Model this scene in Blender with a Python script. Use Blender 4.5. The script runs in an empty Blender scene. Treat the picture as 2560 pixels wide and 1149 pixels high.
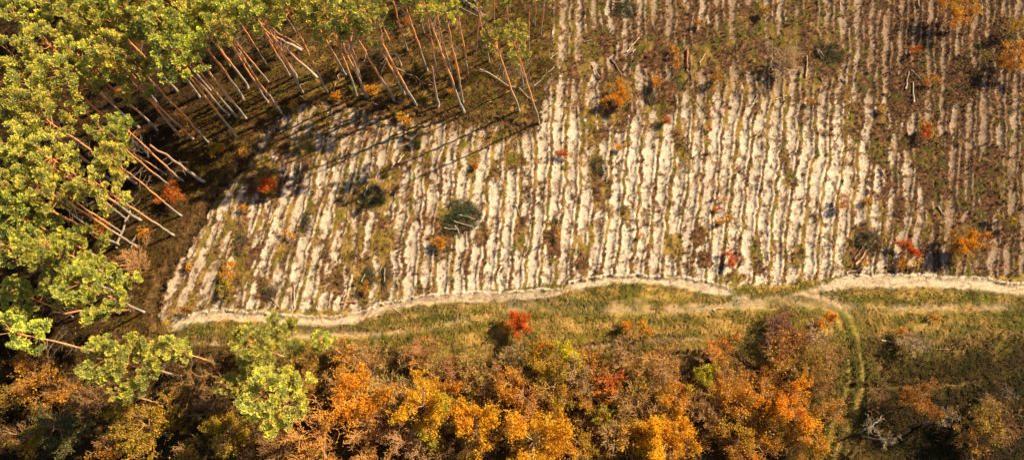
import bpy, math, random
import numpy as np
from mathutils import Matrix, Vector

# ------------------------------------------------------------------ camera, world, sun, exposure
H = 65.0                       # flying height of the camera
TILT = math.radians(20.1)
ROLL = math.radians(-1.83)
scene = bpy.context.scene
cam_data = bpy.data.cameras.new("camera")
cam_data.lens = 24.0; cam_data.sensor_width = 36.0
cam_data.clip_start = 0.5; cam_data.clip_end = 3000.0
cam = bpy.data.objects.new("camera", cam_data)
scene.collection.objects.link(cam)
RM = Matrix.Rotation(TILT, 3, 'X') @ Matrix.Rotation(ROLL, 3, 'Z')
cam.matrix_world = Matrix.Translation((0, 0, H)) @ RM.to_4x4()
scene.camera = cam

SUN_EL = math.radians(38.0)
SUN_AZ = math.radians(62.0)    # clockwise from +Y (top of the picture)
world = bpy.data.worlds.new("World"); scene.world = world
world.use_nodes = True
wn = world.node_tree.nodes; wl = world.node_tree.links
sky = wn.new("ShaderNodeTexSky"); sky.sky_type = 'NISHITA'; sky.sun_disc = False
sky.sun_elevation = SUN_EL; sky.sun_rotation = SUN_AZ
wl.new(sky.outputs[0], wn["Background"].inputs[0])
wn["Background"].inputs[1].default_value = 0.055
sun_data = bpy.data.lights.new("sun", 'SUN')
sun_data.energy = 5.0; sun_data.angle = math.radians(0.5); sun_data.color = (1.0, 0.80, 0.52)
sun = bpy.data.objects.new("sun", sun_data); scene.collection.objects.link(sun)
sd = Vector((math.sin(SUN_AZ) * math.cos(SUN_EL), math.cos(SUN_AZ) * math.cos(SUN_EL), math.sin(SUN_EL)))
sun.rotation_euler = sd.to_track_quat('Z', 'Y').to_euler()
sun.location = (30, 60, 80)
scene.view_settings.view_transform = 'Standard'
scene.view_settings.look = 'None'
scene.view_settings.gamma = 1.0
scene.view_settings.exposure = 1.12

# ------------------------------------------------------------------ photograph pixel <-> place on the ground
FPX = 2560 * 24 / 36.0
Rn = np.array(RM)
def ray(px, py):
    d = np.stack([(np.asarray(px, float) - 1280) / FPX, -(np.asarray(py, float) - 574.5) / FPX, -np.ones_like(np.asarray(px, float))], -1)
    return d @ Rn.T
def at(px, py, z=0.0):
    d = ray(px, py); k = (z - H) / d[..., 2]
    return d[..., 0] * k, d[..., 1] * k
def pix(x, y, z=0.0):
    p = np.stack([np.asarray(x, float), np.asarray(y, float), np.zeros_like(np.asarray(x, float)) + z - H], -1) @ Rn
    w = np.minimum(p[..., 2], -0.5)
    return 1280 + FPX * p[..., 0] / -w, 574.5 - FPX * p[..., 1] / -w

# ------------------------------------------------------------------ noise
def vnoise(x, y, seed=0):
    x = np.asarray(x, float); y = np.asarray(y, float)
    xi = np.floor(x); yi = np.floor(y); xf = x - xi; yf = y - yi
    xi = xi.astype(np.int64); yi = yi.astype(np.int64)
    def h(a, b):
        n = (a * 374761393 + b * 668265263 + seed * 1442695041) & 0xFFFFFFFF
        n = ((n ^ (n >> 13)) * 1274126177) & 0xFFFFFFFF
        n = (n ^ (n >> 16)) & 0xFFFFFFFF
        n = (n * 2246822519) & 0xFFFFFFFF
        return ((n ^ (n >> 15)) & 0xFFFFFF) / 16777216.0
    u = xf * xf * (3 - 2 * xf); v = yf * yf * (3 - 2 * yf)
    return (h(xi, yi) * (1 - u) + h(xi + 1, yi) * u) * (1 - v) + (h(xi, yi + 1) * (1 - u) + h(xi + 1, yi + 1) * u) * v
def fbm(x, y, seed=0, o=3):
    s = 0; a = 1; t = 0
    for i in range(o):
        s = s + a * vnoise(x * 2 ** i + 17.3 * i, y * 2 ** i - 9.1 * i, seed + 31 * i); t += a; a *= 0.55
    return s / t
def ss(a, b, x):
    if a > b: return 1 - ss(b, a, x)
    t = np.clip((x - a) / (b - a), 0, 1); return t * t * (3 - 2 * t)
def mixc(a, b, t):
    return a * (1 - t[:, None]) + b * t[:, None]

# ------------------------------------------------------------------ layout of the clearing (photograph pixels)
FIELD = np.array([(392,800),(400,760),(430,700),(470,620),(520,540),(560,490),(610,430),(650,390),(640,345),(700,295),(770,255),(900,270),
    (960,298),(1090,300),(1130,312),(1240,318),(1300,335),(1345,335),(1350,290),(1368,200),(1378,120),(1385,-60),(1395,-500),(4200,-500),(4200,700),
    (2700,705),(2560,690),(2300,684),(2080,690),(1990,708),(1880,712),(1780,703),(1650,688),(1500,690),(1400,708),(1300,722),(1200,733),(1050,748),(960,762),(900,776),(700,775),(560,770),(450,800)], float)
def inpoly(px, py, poly):
    n = len(poly); ins = np.zeros(px.shape, bool); dist = np.full(px.shape, 1e9)
    for i in range(n):
        x1, y1 = poly[i]; x2, y2 = poly[(i + 1) % n]
        if y1 != y2:
            c = ((y1 > py) != (y2 > py)) & (px < (x2 - x1) * (py - y1) / (y2 - y1) + x1)
            ins ^= c
    return ins
def dpoly(px, py, pts):
    """distance in pixels to a polyline, and the position along it (0..1)"""
    pts = np.array(pts, float); best = np.full(px.shape, 1e9); tt = np.zeros(px.shape); sg = np.zeros(px.shape)
    L = np.concatenate([[0], np.cumsum(np.hypot(*(pts[1:] - pts[:-1]).T))])
    for i in range(len(pts) - 1):
        a = pts[i]; b = pts[i + 1]; d = b - a; l2 = d @ d
        t = np.clip(((px - a[0]) * d[0] + (py - a[1]) * d[1]) / l2, 0, 1)
        ex = px - a[0] - t * d[0]; ey = py - a[1] - t * d[1]
        q = np.hypot(ex, ey); m = q < best
        best[m] = q[m]; tt[m] = ((L[i] + t * math.sqrt(l2)) / L[-1])[m]
        sg[m] = np.sign(d[0] * ey - d[1] * ex)[m]
    return best, tt, sg
ROADS = [[(425,826),(450,806),(490,795),(560,787),(700,797),(830,804),(895,793),(930,782)],
         [(905,790),(960,768),(1050,752),(1150,742),(1290,737),(1385,730),(1420,722)],
         [(1415,724),(1440,714),(1520,700),(1600,698),(1700,708),(1800,722),(1840,728)],
         [(2035,722),(2080,712),(2140,705),(2300,701),(2450,711),(2620,728),(2900,745)]]
ROADW = [9.5, 8.5, 10, 11]
TRACKS = [([(1250,762),(1400,757),(1500,760),(1700,765),(1850,754),(1990,750),(2200,762),(2400,762)], 5, .45),
          ([(440,846),(560,858),(700,842),(850,835),(950,829),(1050,818),(1130,803)], 9, .75),
          ([(440,842),(560,853),(700,838),(850,832),(950,828),(1050,818),(1150,797),(1280,772),(1400,768),(1500,772),(1700,777),(1850,765),(1990,760),(2200,771),(2400,770),(2600,765)], 9, .55),
          ([(1000,790),(1120,772),(1250,752),(1420,748),(1600,752)], 5, .35),
          ([(1840,742),(1900,745),(1990,735),(2045,726)], 6, .7),
          ([(1380,745),(1500,770)], 4, .3),
          ([(1960,748),(2050,762),(2090,785),(2114,825),(2126,880),(2127,950),(2112,1005),(2080,1065),(2062,1120)], 8, .85),
          ([(2020,735),(2090,752),(2128,790),(2150,840),(2160,915),(2158,980),(2138,1040),(2102,1095),(2075,1180)], 8, .8),
          ([(2150,860),(2165,930),(2160,1000),(2140,1060)], 4, .3),
          ([(1440,870),(1560,856),(1660,846),(1760,846),(1860,870)], 4, .5),
          ([(2210,958),(2300,968),(2400,960),(2480,940),(2560,925)], 4, .5)]
DITCH = [([(385,800),(395,740),(430,660),(475,590),(520,515),(575,440),(640,375)], 9, .34),
         ([(1640,880),(1840,890),(1900,938),(1990,960),(2110,968),(2220,957),(2330,962),(2440,948)], 5, .3),
         ([(700,262),(850,252),(960,268),(1080,285),(1200,300),(1340,318)], 6, .22),
         ([(300,835),(420,838)], 6, .2),
         ([(1440,868),(1560,852),(1700,842)], 4, .2)]
# places where the rows are interrupted: (x, y, rx, ry)
HOLES = [(930,490,48,42),(1150,540,46,38),(960,590,30,50),(905,700,22,60),(850,520,14,30),(1495,415,20,36),(1500,470,20,40),(1545,250,32,75),(1480,320,14,60),
         (990,450,12,40),(1290,405,30,22),(1310,590,14,50),(600,640,18,80),(660,450,42,55),(760,380,26,40),(810,300,20,30),(870,620,16,50),(840,700,20,40),
         (960,690,18,60),(1210,590,14,30),(1110,600,30,30),(1240,430,14,30),(1010,380,14,30),(1380,600,14,60),(1560,540,16,24),(1690,610,18,30),(1745,590,16,30),
         (1840,690,34,16),(2160,600,34,34),(2130,640,30,40),(2250,540,16,50),(2330,400,40,90),(2200,350,24,70),(2260,240,50,60),(2070,150,40,50),(2000,110,50,60),
         (1990,640,20,30),(1660,250,24,50),(1630,130,40,50),(1430,175,50,26),(1500,110,40,40),(1780,130,50,60),(2420,600,44,50),(2480,450,30,90),(2400,200,40,70),
         (1250,340,50,14),(700,360,30,30),(590,600,14,40),(650,720,20,30),(1880,100,40,90),(2140,300,20,50),(1960,420,12,60),(1700,350,14,50),(2500,100,30,60),
         (575,720,16,40),(1760,650,18,26),(1455,640,12,50),(1895,640,18,50),(1070,420,12,60),(1180,420,14,40)]
def slant(x0):
    return np.interp(x0, [380,450,600,750,900,1050,1250,1600,2000,2300,2560,3200], [.60,.5,.37,.28,.19,.10,.06,.09,.11,.09,.05,.02])
def rowcoord(px, py):
    g = np.where(py > 250, 560 - py, 310 + (250 - py) * 0.25)
    g = np.where(px < 1300, 560 - py, g)
    x0 = px - 0.1 * g
    for _ in range(14):
        x0 = 0.5 * x0 + 0.5 * (px - slant(x0) * g)
    return x0

SAND = np.array([.53, .445, .335]); SANDB = np.array([.235, .165, .108]); SOIL = np.array([.055, .032, .018]); LITTER = np.array([.20, .098, .040])
STRAW = np.array([.43, .275, .075]); OLIVE = np.array([.118, .090, .013]); GREEN = np.array([.072, .082, .011]); BROWN = np.array([.13, .068, .028])
DARK = np.array([.040, .032, .012]); RUST = np.array([.26, .10, .022]); HEATH = np.array([.085, .046, .024])

def surface(x, y):
    """everything known about the ground at world (x, y): colour, height, sand cover, kind"""
    x = np.asarray(x, float); y = np.asarray(y, float)
    px, py = pix(x, y)
    far = (np.abs(x) > 110) | (y > 115) | (y < -14)
    n1 = fbm(x * .35, y * .35, 1, 3); n2 = fbm(x * 1.3, y * 1.3, 2, 3); n3 = fbm(x * 4.1, y * 4.1, 3, 2); n4 = vnoise(x * 9, y * 9, 4)
    nb = fbm(x * .09, y * .09, 5, 2)
    pw = px + (n2 - .5) * 22 + (n1 - .5) * 26 + (n3 - .5) * 9; ph = py + (fbm(x * 1.1, y * 1.1, 8, 3) - .5) * 30 * ss(760, 600, py) + (fbm(x * 1.1, y * 1.1, 8, 3) - .5) * 14 + (n4 - .5) * 7
    fld = inpoly(pw, ph, FIELD) & ~far
    h = (nb - .5) * .5 + (n2 - .5) * .16 + (n3 - .5) * .05
    # ---- rows
    q = rowcoord(px, py) / 38.0 + (fbm(x * .16, y * .16, 9, 2) - .5) * .5
    q = q + (vnoise(x * 1.2, y * .9, 10) - .5) * .20 + (n3 - .5) * .08 + (fbm(x * .5, y * .45, 50, 2) - .5) * .22
    k = np.floor(q); f = q - k
    rj = (vnoise(k * 7.31 + .5, k * 0 + 3.3, 11) - .5) * .16
    dm = np.full(px.shape, .63)
    dm = np.where(px < 1150, .66, dm)
    cen = ss(980, 1250, px) * (1 - ss(2020, 2200, px)) * ss(250, 380, py)
    dm = dm + .11 * cen
    top = (1 - ss(130, 360, py)) * ss(1330, 1420, px)
    dm = dm - .01 * top * ss(1450, 1600, px) - .01 * top
    dm = dm - .02 * ss(2050, 2300, px) * ss(0, 250, py)
    dm = dm - .04 * (1 - ss(600, 700, px))
    hole = np.zeros(px.shape)
    for (hx, hy, rx, ry) in HOLES:
        hole = np.maximum(hole, 1 - ss(.72, 1.12, np.hypot((pw - hx) / rx, (ph - hy) / ry)))
    pr = fbm(k * 5.17 + .3, y * .30 + k * 3.7, 12, 3)
    pr2 = fbm(k * 3.91 + .1, y * .42 - k * 2.3, 13, 3)
    pres = ss(-.06, .16, dm - .28 - (pr * 1.0 - .22) * .74 - .35 * hole * 2)
    pres2 = ss(-.05, .14, dm - .31 - (pr2 - .22) * .72 - .7 * hole)
    dx = f - (.32 + rj * .5)
    lump = vnoise(k * 3.3 + .5, y * 1.15 + k * 1.7, 90) - .5
    right = ss(2080, 2380, px)
    hw = (.285 + .05 * (pr2 - .5) + .10 * lump - .085 * top - .05 * right) * np.sqrt(np.clip(pres, 0, 1)) + (n3 - .5) * .12 + (n4 - .5) * .06
    main = ss(-.035, .045, hw - np.abs(dx)) * (pres > .02)
    d2 = np.abs(f - (.715 + rj * .3))
    hw2 = (.085 + .02 * cen - .025 * np.maximum(top, right)) * np.sqrt(np.clip(pres2, 0, 1)) + (n3 - .5) * .13 + (n4 - .5) * .08
    thin = ss(-.03, .05, hw2 - d2) * (pres2 > .02) * ss(.02, .3, pres + .25 * pres2)
    litn = ss(.55, .70, fbm(x * 2.6, y * 1.9, 14, 3)) * ss(.30, .58, fbm(x * .5, y * .4, 15, 2) + .12 * top)
    blk = ss(.62, .72, fbm(x * 3.0, y * 1.8, 16, 2)); cross = ss(.74, .84, vnoise(k * 2.7 + .4, y * .75 + k * 5.1, 91)) * ss(.4, .6, n3); blk = np.maximum(blk, cross)
    sand = np.maximum(main, thin)
    lit = np.clip(litn * .9 * (1 - .3 * cen) + blk * .8, 0, 1)
    sandv = sand * (1 - lit)
    prof = -.05 * main * (1 - (dx / .3) ** 2).clip(0, 1) + .035 * np.exp(-((np.abs(dx) - .26) / .05) ** 2) * pres + (.10 + .10 * vnoise(x * 1.3, y * 1.3, 93)) * np.exp(-((f - .715 - rj * .3) / .10) ** 2) * pres2 \
        - .05 * np.exp(-((f - .605) / .045) ** 2) * np.maximum(pres, pres2)
    prof = prof + .05 * (1 - sand) * np.abs(n3 - .5) * 4 + (n4 - .5) * .05 * np.exp(-((f - .715) / .10) ** 2)
    # brownness of the sand: mixed with litter, plus painted shading upper left and right
    br = .16 + .80 * top * (.45 + .55 * ss(1450, 1800, px)) + .70 * ss(2130, 2420, px) + (vnoise(k * 5.3 + .5, y * .08, 92) - .5) * (.25 + .6 * np.maximum(top, right)) * (.55 + .45 * (1 - ss(520, 700, py)))
    br = br + .32 * (1 - ss(330, 470, py)) * (1 - ss(1300, 1370, px)) + .25 * (1 - ss(520, 660, px)) + (n1 - .5) * .55 - .12 * cen
    br = br + .22 * (1 - pres) + .25 * ss(.5, .75, n2) * (1 - cen)
    br = np.clip(br, 0, 1)
    streak = fbm(q * 19, y * .25, 17, 2)
    cs = mixc(SAND, SANDB, br) * (.80 + .34 * streak + .14 * (n4 - .5))[:, None]
    # vegetation between the rows
    veg = .55 * fbm(x * .45, y * .30, 18, 3) + .45 * fbm(x * 2.2, y * .8, 48, 2); vg2 = fbm(x * 1.6, y * 1.1, 19, 3)
    cv = mixc(STRAW * .62, OLIVE * 1.2, ss(.38, .62, vg2))
    brownf = np.clip(ss(.42, .60, veg + .10 * top + .10 * ss(2050, 2250, px) - .0), 0, 1)
    cv = mixc(cv, mixc(HEATH, LITTER, ss(.45, .75, n3)), brownf)
    cv = mixc(cv, GREEN * 1.1, ss(.60, .75, fbm(x * .8, y * .8, 20, 2)) * .7)
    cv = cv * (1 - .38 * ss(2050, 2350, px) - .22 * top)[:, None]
    gap = np.exp(-((f - .605) / .045) ** 2) * np.maximum(pres, pres2)  # dark gap: litter soil plus the ridge's shadow put into the colour
    gap2 = np.exp(-((f - .88 - rj * .3) / .05) ** 2) * ss(.45, .6, fbm(q * 3, y * .6, 49, 2)); cv = mixc(cv, SOIL, np.clip(np.maximum(gap * .9, gap2 * (.8 + .2 * top)), 0, 1)); h = h - .03 * gap2 * fld
    cv = mixc(cv, LITTER * 1.15, ss(.62, .72, n3) * .6 * (1 - brownf * .5))
    cl = mixc(np.tile(SOIL * 1.3, (len(px), 1)), LITTER * 1.1, ss(.35, .65, n4))
    csl = mixc(cs, cl, lit)
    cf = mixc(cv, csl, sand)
    # ---- outside the field
    forest = ((py < 345 + (px - 1000) * .02) & (px < 1385)) | (px < 650 - (py - 345) * .58) | (py < -30) & (px < 1390)
    deep = 1 - ss(470, 800, px + .45 * py)  # mask for canopy shade painted into the upper left ground colours
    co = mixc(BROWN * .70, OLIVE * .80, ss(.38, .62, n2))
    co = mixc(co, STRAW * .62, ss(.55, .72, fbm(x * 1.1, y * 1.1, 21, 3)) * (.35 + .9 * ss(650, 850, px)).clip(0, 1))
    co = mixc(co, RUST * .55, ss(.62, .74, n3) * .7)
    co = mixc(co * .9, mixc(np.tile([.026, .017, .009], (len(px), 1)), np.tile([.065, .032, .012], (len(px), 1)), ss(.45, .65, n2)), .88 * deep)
    # roadside meadow
    cm = mixc(STRAW * .95, OLIVE * 1.5, ss(.40, .60, fbm(x * .8, y * 1.6, 22, 3)))
    cm = mixc(cm, GREEN * 1.2, ss(.52, .68, fbm(x * .6, y * 1.2, 23, 2)) * .8)
    cm = mixc(cm, BROWN, ss(.60, .75, n3) * .5)
    # darker rough grass lower right and below the bushes, corner vignette painted in
    cd = mixc(OLIVE * .48, GREEN * .38, ss(.4, .6, n2)); cd = mixc(cd, HEATH * .8, ss(.5, .68, fbm(x * .45, y * .45, 24, 3)))
    cd = mixc(cd, STRAW * .40, ss(.60, .75, fbm(x * 1.5, y * 1.5, 25, 2)) * .6)
    tb = ss(800, 960, py + (n1 - .5) * 140) * .75 + .45 * ss(2100, 2420, px) * ss(760, 880, py)
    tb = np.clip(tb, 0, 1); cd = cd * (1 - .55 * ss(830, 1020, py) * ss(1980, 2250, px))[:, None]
    cu = mixc(cm, cd, tb)
    cu = mixc(cu, mixc(BROWN * .7, RUST * .5, ss(.4, .7, n3)), ss(860, 960, py) * (1 - ss(1750, 2000, px)) * .7)
    cu = mixc(cu, DARK * 1.1, (1 - ss(380, 760, px)) * ss(820, 920, py) * .7)  # lower left ground darkened: shade and vignette put into the colour
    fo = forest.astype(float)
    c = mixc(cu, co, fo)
    # ---- ditches and dark furrows
    dit = np.zeros(px.shape)
    for (pts, w, dep) in DITCH:
        d, t, sg = dpoly(pw, ph, pts)
        e = np.exp(-(d / w) ** 2) * (.6 + .8 * vnoise(x * .5, y * .5, 27)).clip(0, 1)
        dit = np.maximum(dit, e); h = h - dep * e + .5 * dep * np.exp(-((d - 1.8 * w) / w) ** 2)
        c = mixc(c, BROWN * 1.15, .7 * np.exp(-((d - 1.7 * w) / w) ** 2))
        c = mixc(c, SOIL * 1.1, e * .8)
    # ---- grass tracks
    kind = np.where(fld, 1, 0)
    trk = np.zeros(px.shape)
    for (pts, w, a) in TRACKS:
        d, t, sg = dpoly(px + (n1 - .5) * 9, py + (n2 - .5) * 7, pts)
        e = np.exp(-(d / w) ** 2)
        ee = e * a * (.40 + 1.1 * ss(.30, .62, fbm(x * .35, y * .35, 28, 3))); c = mixc(c, GREEN * .8, np.exp(-((d - 2.3 * w) / w) ** 2) * .7 * a); h = h + .05 * np.exp(-((d - 2.0 * w) / w) ** 2) * a
        trk = np.maximum(trk, np.clip(ee, 0, 1)); h = h - .10 * e * a
    tan = np.array([.40, .285, .175])
    warm = 1 - ss(1950, 2050, px) * ss(760, 800, py)
    tanc = mixc(mixc(np.tile(STRAW * .85, (len(px), 1)), np.tile(np.array([.22,.19,.035]), (len(px), 1)), ss(.4,.6,n2)), np.tile(tan, (len(px), 1)), warm * ss(.25, .6, n3 * .5 + .35))
    ct = mixc(c, tanc, np.clip(trk * 1.1, 0, 1) * (.55 + .4 * ss(.35, .6, n2)))
    cf = cf * (1 - .0 * trk[:, None])
    c = np.where(fld[:, None], cf, ct)
    h = np.where(fld, h + prof, h)
    sandm = np.where(fld, sandv, np.clip(trk * .8, 0, 1))
    kind = np.where((trk > .34) & ~fld, 3, kind)
    # ---- sandy road
    for i, pts in enumerate(ROADS):
        jx = px + (n2 - .5) * 14 + (n3 - .5) * 7; jy = py + (fbm(x * .9, y * .9, 30, 3) - .5) * 12 + (n3 - .5) * 6
        d, t, sg = dpoly(jx, jy, pts)
        w = ROADW[i] * (.45 + 1.1 * fbm(x * .22, y * .22, 35, 2)) * .85 * ss(-.02, .08, t + .02) * (1 - .75 * ss(.9, 1.0, t))
        e = ss(-3.5, 4.0, w - d + (n3 - .5) * 9); rut = np.exp(-((d - .5 * w) / 1.8) ** 2) * ss(.3, .6, fbm(t * 40, sg, 33, 2))
        wear = fbm(t * 60, d * .35, 31 + i, 2)
        cr = mixc(SAND * .98 * np.array([1., .94, .84]), SANDB * 1.15, np.clip(.75 * ss(.50, .72, wear + (.14 if i == 1 else 0)) + (.25 if i == 1 else 0), 0, 1))
        cr = mixc(cr, SANDB * 1.2, rut * .5); h = h - .04 * rut
        cr = mixc(cr, LITTER * .8, ss(.68, .76, n3) * .5)
        c = mixc(c, cr, e)
        up = (sg < 0)
        rid = np.exp(-((d - w - 3) / 3.4) ** 2) * ss(0, .05, t) * (1 - ss(.97, 1, t))
        rr = rid * (.45 + .9 * vnoise(x * 1.5, y * 1.5, 40)).clip(0, 1) * np.where(up, 1, .45)
        c = mixc(c, SAND * .98, np.clip(rr * 1.2, 0, 1) * (n3 > .28))
        mound = d - w - 9.5
        c = mixc(c, SOIL * 1.4, np.exp(-(mound / 3) ** 2) * .55 * np.where(up, .4, 1.))
        h = h * (1 - .6 * e) - .05 * e + rid * np.where(up, .16, .12) * (.3 + vnoise(x * .9, y * .9, 41))
        kind = np.where(e > .5, 2, kind); sandm = np.maximum(sandm, np.maximum(e, np.clip(rr, 0, 1)))
    c = np.where(far[:, None], mixc(BROWN * .7, OLIVE, ss(.4, .6, n1)), c)
    c = np.clip(c * (.86 + .28 * n4)[:, None], .004, .8)
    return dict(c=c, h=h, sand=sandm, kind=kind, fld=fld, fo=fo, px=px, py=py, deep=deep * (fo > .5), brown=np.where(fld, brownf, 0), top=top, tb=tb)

# ------------------------------------------------------------------ object helpers
COL = scene.collection
def tag(o, label=None, cat=None, group=None, kind=None):
    if label: o['label'] = label
    if cat: o['category'] = cat
    if group: o['group'] = group
    if kind: o['kind'] = kind
    return o
def mesh_np(name, V, F, C=None, smooth=False, mat=None):
    """V (n,3), F list of (m,k) int arrays, C per-vertex colour"""
    V = np.asarray(V, np.float32)
    if not isinstance(F, list): F = [F]
    me = bpy.data.meshes.new(name)
    me.vertices.add(len(V)); me.vertices.foreach_set('co', V.ravel())
    F = [np.asarray(f, np.int32) for f in F if len(f)]
    tot = sum(f.size for f in F); nf = sum(len(f) for f in F)
    me.loops.add(tot); me.loops.foreach_set('vertex_index', np.concatenate([f.ravel() for f in F]))
    me.polygons.add(nf)
    sizes = np.concatenate([np.full(len(f), f.shape[1], np.int32) for f in F])
    starts = np.concatenate([[0], np.cumsum(sizes)[:-1]]).astype(np.int32)
    me.polygons.foreach_set('loop_start', starts); me.polygons.foreach_set('loop_total', sizes)
    if smooth: me.polygons.foreach_set('use_smooth', np.ones(nf, bool))
    me.update(calc_edges=True)
    if C is not None:
        a = me.attributes.new('tint', 'FLOAT_COLOR', 'POINT')
        C4 = np.ones((len(V), 4), np.float32); C4[:, :3] = C
        a.data.foreach_set('color', C4.ravel())
    if mat: me.materials.append(mat)
    return me
def link(name, me, parent=None):
    o = bpy.data.objects.new(name, me); COL.objects.link(o)
    if parent: o.parent = parent
    return o
def empty(name, loc, rz=0.0):
    o = bpy.data.objects.new(name, None); COL.objects.link(o)
    o.location = loc; o.rotation_euler = (0, 0, rz); o.empty_display_size = .5
    return o

# ------------------------------------------------------------------ materials
def tint_mat(name, rough=.9, nscale=14, amt=.35, bump=.0, bscale=20, transl=0.0, objvar=0.0, mode='tint', spec=.2):
    m = bpy.data.materials.new(name); m.use_nodes = True
    nt = m.node_tree; N = nt.nodes; L = nt.links
    b = N['Principled BSDF']; b.inputs['Roughness'].default_value = rough
    b.inputs['Specular IOR Level'].default_value = spec
    at_ = N.new('ShaderNodeAttribute'); at_.attribute_name = 'tint'
    tc = N.new('ShaderNodeTexCoord')
    no = N.new('ShaderNodeTexNoise'); no.inputs['Scale'].default_value = nscale; no.inputs['Detail'].default_value = 4
    L.new(tc.outputs['Object'], no.inputs['Vector'])
    mr = N.new('ShaderNodeMapRange'); mr.inputs[1].default_value = .25; mr.inputs[2].default_value = .75
    mr.inputs[3].default_value = 1 - amt; mr.inputs[4].default_value = 1 + amt
    L.new(no.outputs[0], mr.inputs[0])
    sc = N.new('ShaderNodeVectorMath'); sc.operation = 'SCALE'
    L.new(at_.outputs['Color'], sc.inputs[0]); L.new(mr.outputs[0], sc.inputs['Scale'])
    out = sc.outputs[0]
    if objvar:
        oi = N.new('ShaderNodeObjectInfo')
        hs = N.new('ShaderNodeHueSaturation')
        m2 = N.new('ShaderNodeMapRange'); m2.inputs[3].default_value = .5 - objvar * .12; m2.inputs[4].default_value = .5 + objvar * .10
        L.new(oi.outputs['Random'], m2.inputs[0]); L.new(m2.outputs[0], hs.inputs['Hue'])
        m3 = N.new('ShaderNodeMapRange'); m3.inputs[3].default_value = 1 - objvar; m3.inputs[4].default_value = 1 + objvar
        mu = N.new('ShaderNodeMath'); mu.operation = 'FRACT'; mm = N.new('ShaderNodeMath'); mm.operation = 'MULTIPLY'; mm.inputs[1].default_value = 7.31
        L.new(oi.outputs['Random'], mm.inputs[0]); L.new(mm.outputs[0], mu.inputs[0]); L.new(mu.outputs[0], m3.inputs[0])
        L.new(m3.outputs[0], hs.inputs['Value']); L.new(out, hs.inputs['Color']); out = hs.outputs[0]
    L.new(out, b.inputs['Base Color'])
    if bump:
        n2 = N.new('ShaderNodeTexNoise'); n2.inputs['Scale'].default_value = bscale; n2.inputs['Detail'].default_value = 5
        L.new(tc.outputs['Object'], n2.inputs['Vector'])
        bu = N.new('ShaderNodeBump'); bu.inputs['Strength'].default_value = bump; bu.inputs['Distance'].default_value = .06
        L.new(n2.outputs[0], bu.inputs['Height']); L.new(bu.outputs[0], b.inputs['Normal'])
    if transl:
        t = N.new('ShaderNodeBsdfTranslucent'); L.new(out, t.inputs[0])
        mx = N.new('ShaderNodeMixShader'); mx.inputs[0].default_value = transl
        L.new(b.outputs[0], mx.inputs[1]); L.new(t.outputs[0], mx.inputs[2])
        L.new(mx.outputs[0], N['Material Output'].inputs[0])
    return m
M_ground = tint_mat('ground_soil', .95, 7, .22, .55, 9, spec=.1)
M_bark = tint_mat('bark', .9, 9, .30, .5, 16)
M_twig = tint_mat('twig', .9, 5, .2)
M_needle = tint_mat('pine_needles', .6, 1.5, .22, transl=.12, objvar=.25, spec=.3)
M_leaf = tint_mat('autumn_leaves', .7, 1.2, .18, transl=.35, spec=.2)
M_grass = tint_mat('grass_blades', .8, .6, .15, transl=.25, spec=.15)
M_wood = tint_mat('dead_wood', .85, 6, .25, .4, 14)

# ------------------------------------------------------------------ ground, ploughed field, road, tracks: one continuous terrain sheet cut where the ground cover changes
def axis(a, b, step, far):
    fine = np.arange(a, b + 1e-6, step)
    out = [fine]; s = step * 2; p = b; hi = []
    while p < far: p += s; hi.append(p); s *= 1.28
    s = step * 2; p = a; lo = []
    while p > -far: p -= s; lo.append(p); s *= 1.28
    return np.concatenate([lo[::-1], fine, hi])
GX = axis(-66, 66, .125, 900); GY = axis(-5, 63, .115, 900)
XX, YY = np.meshgrid(GX, GY)
S = surface(XX.ravel(), YY.ravel())
Vt = np.stack([XX.ravel(), YY.ravel(), S['h']], 1)
nx = len(GX); ny = len(GY)
ii = np.arange(nx - 1)[None, :] + nx * np.arange(ny - 1)[:, None]
quads = np.stack([ii, ii + 1, ii + 1 + nx, ii + nx], -1).reshape(-1, 4)
kq = S['kind'][quads[:, 0]]
for kd, nm in ((0, 'ground'), (1, 'ploughed_field'), (2, 'sandy_road'), (3, 'grass_track')):
    fq = quads[kq == kd]
    used, inv = np.unique(fq, return_inverse=True)
    me = mesh_np(nm, Vt[used], inv.reshape(-1, 4), S['c'][used], True, M_ground)
    tag(link(nm, me), kind='structure', label={'ground': 'rough grass and needle covered forest ground around the clearing',
        'ploughed_field': 'cleared ground ploughed into pale sandy rows', 'sandy_road': 'pale sandy road along the bottom of the ploughed rows',
        'grass_track': 'worn wheel tracks through the grass'}[nm])
HZ = S['h'].reshape(ny, nx)
def gz(x, y):
    i = np.clip(np.searchsorted(GX, np.atleast_1d(x)), 0, nx - 1); j = np.clip(np.searchsorted(GY, np.atleast_1d(y)), 0, ny - 1)
    return HZ[j, i]

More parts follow.
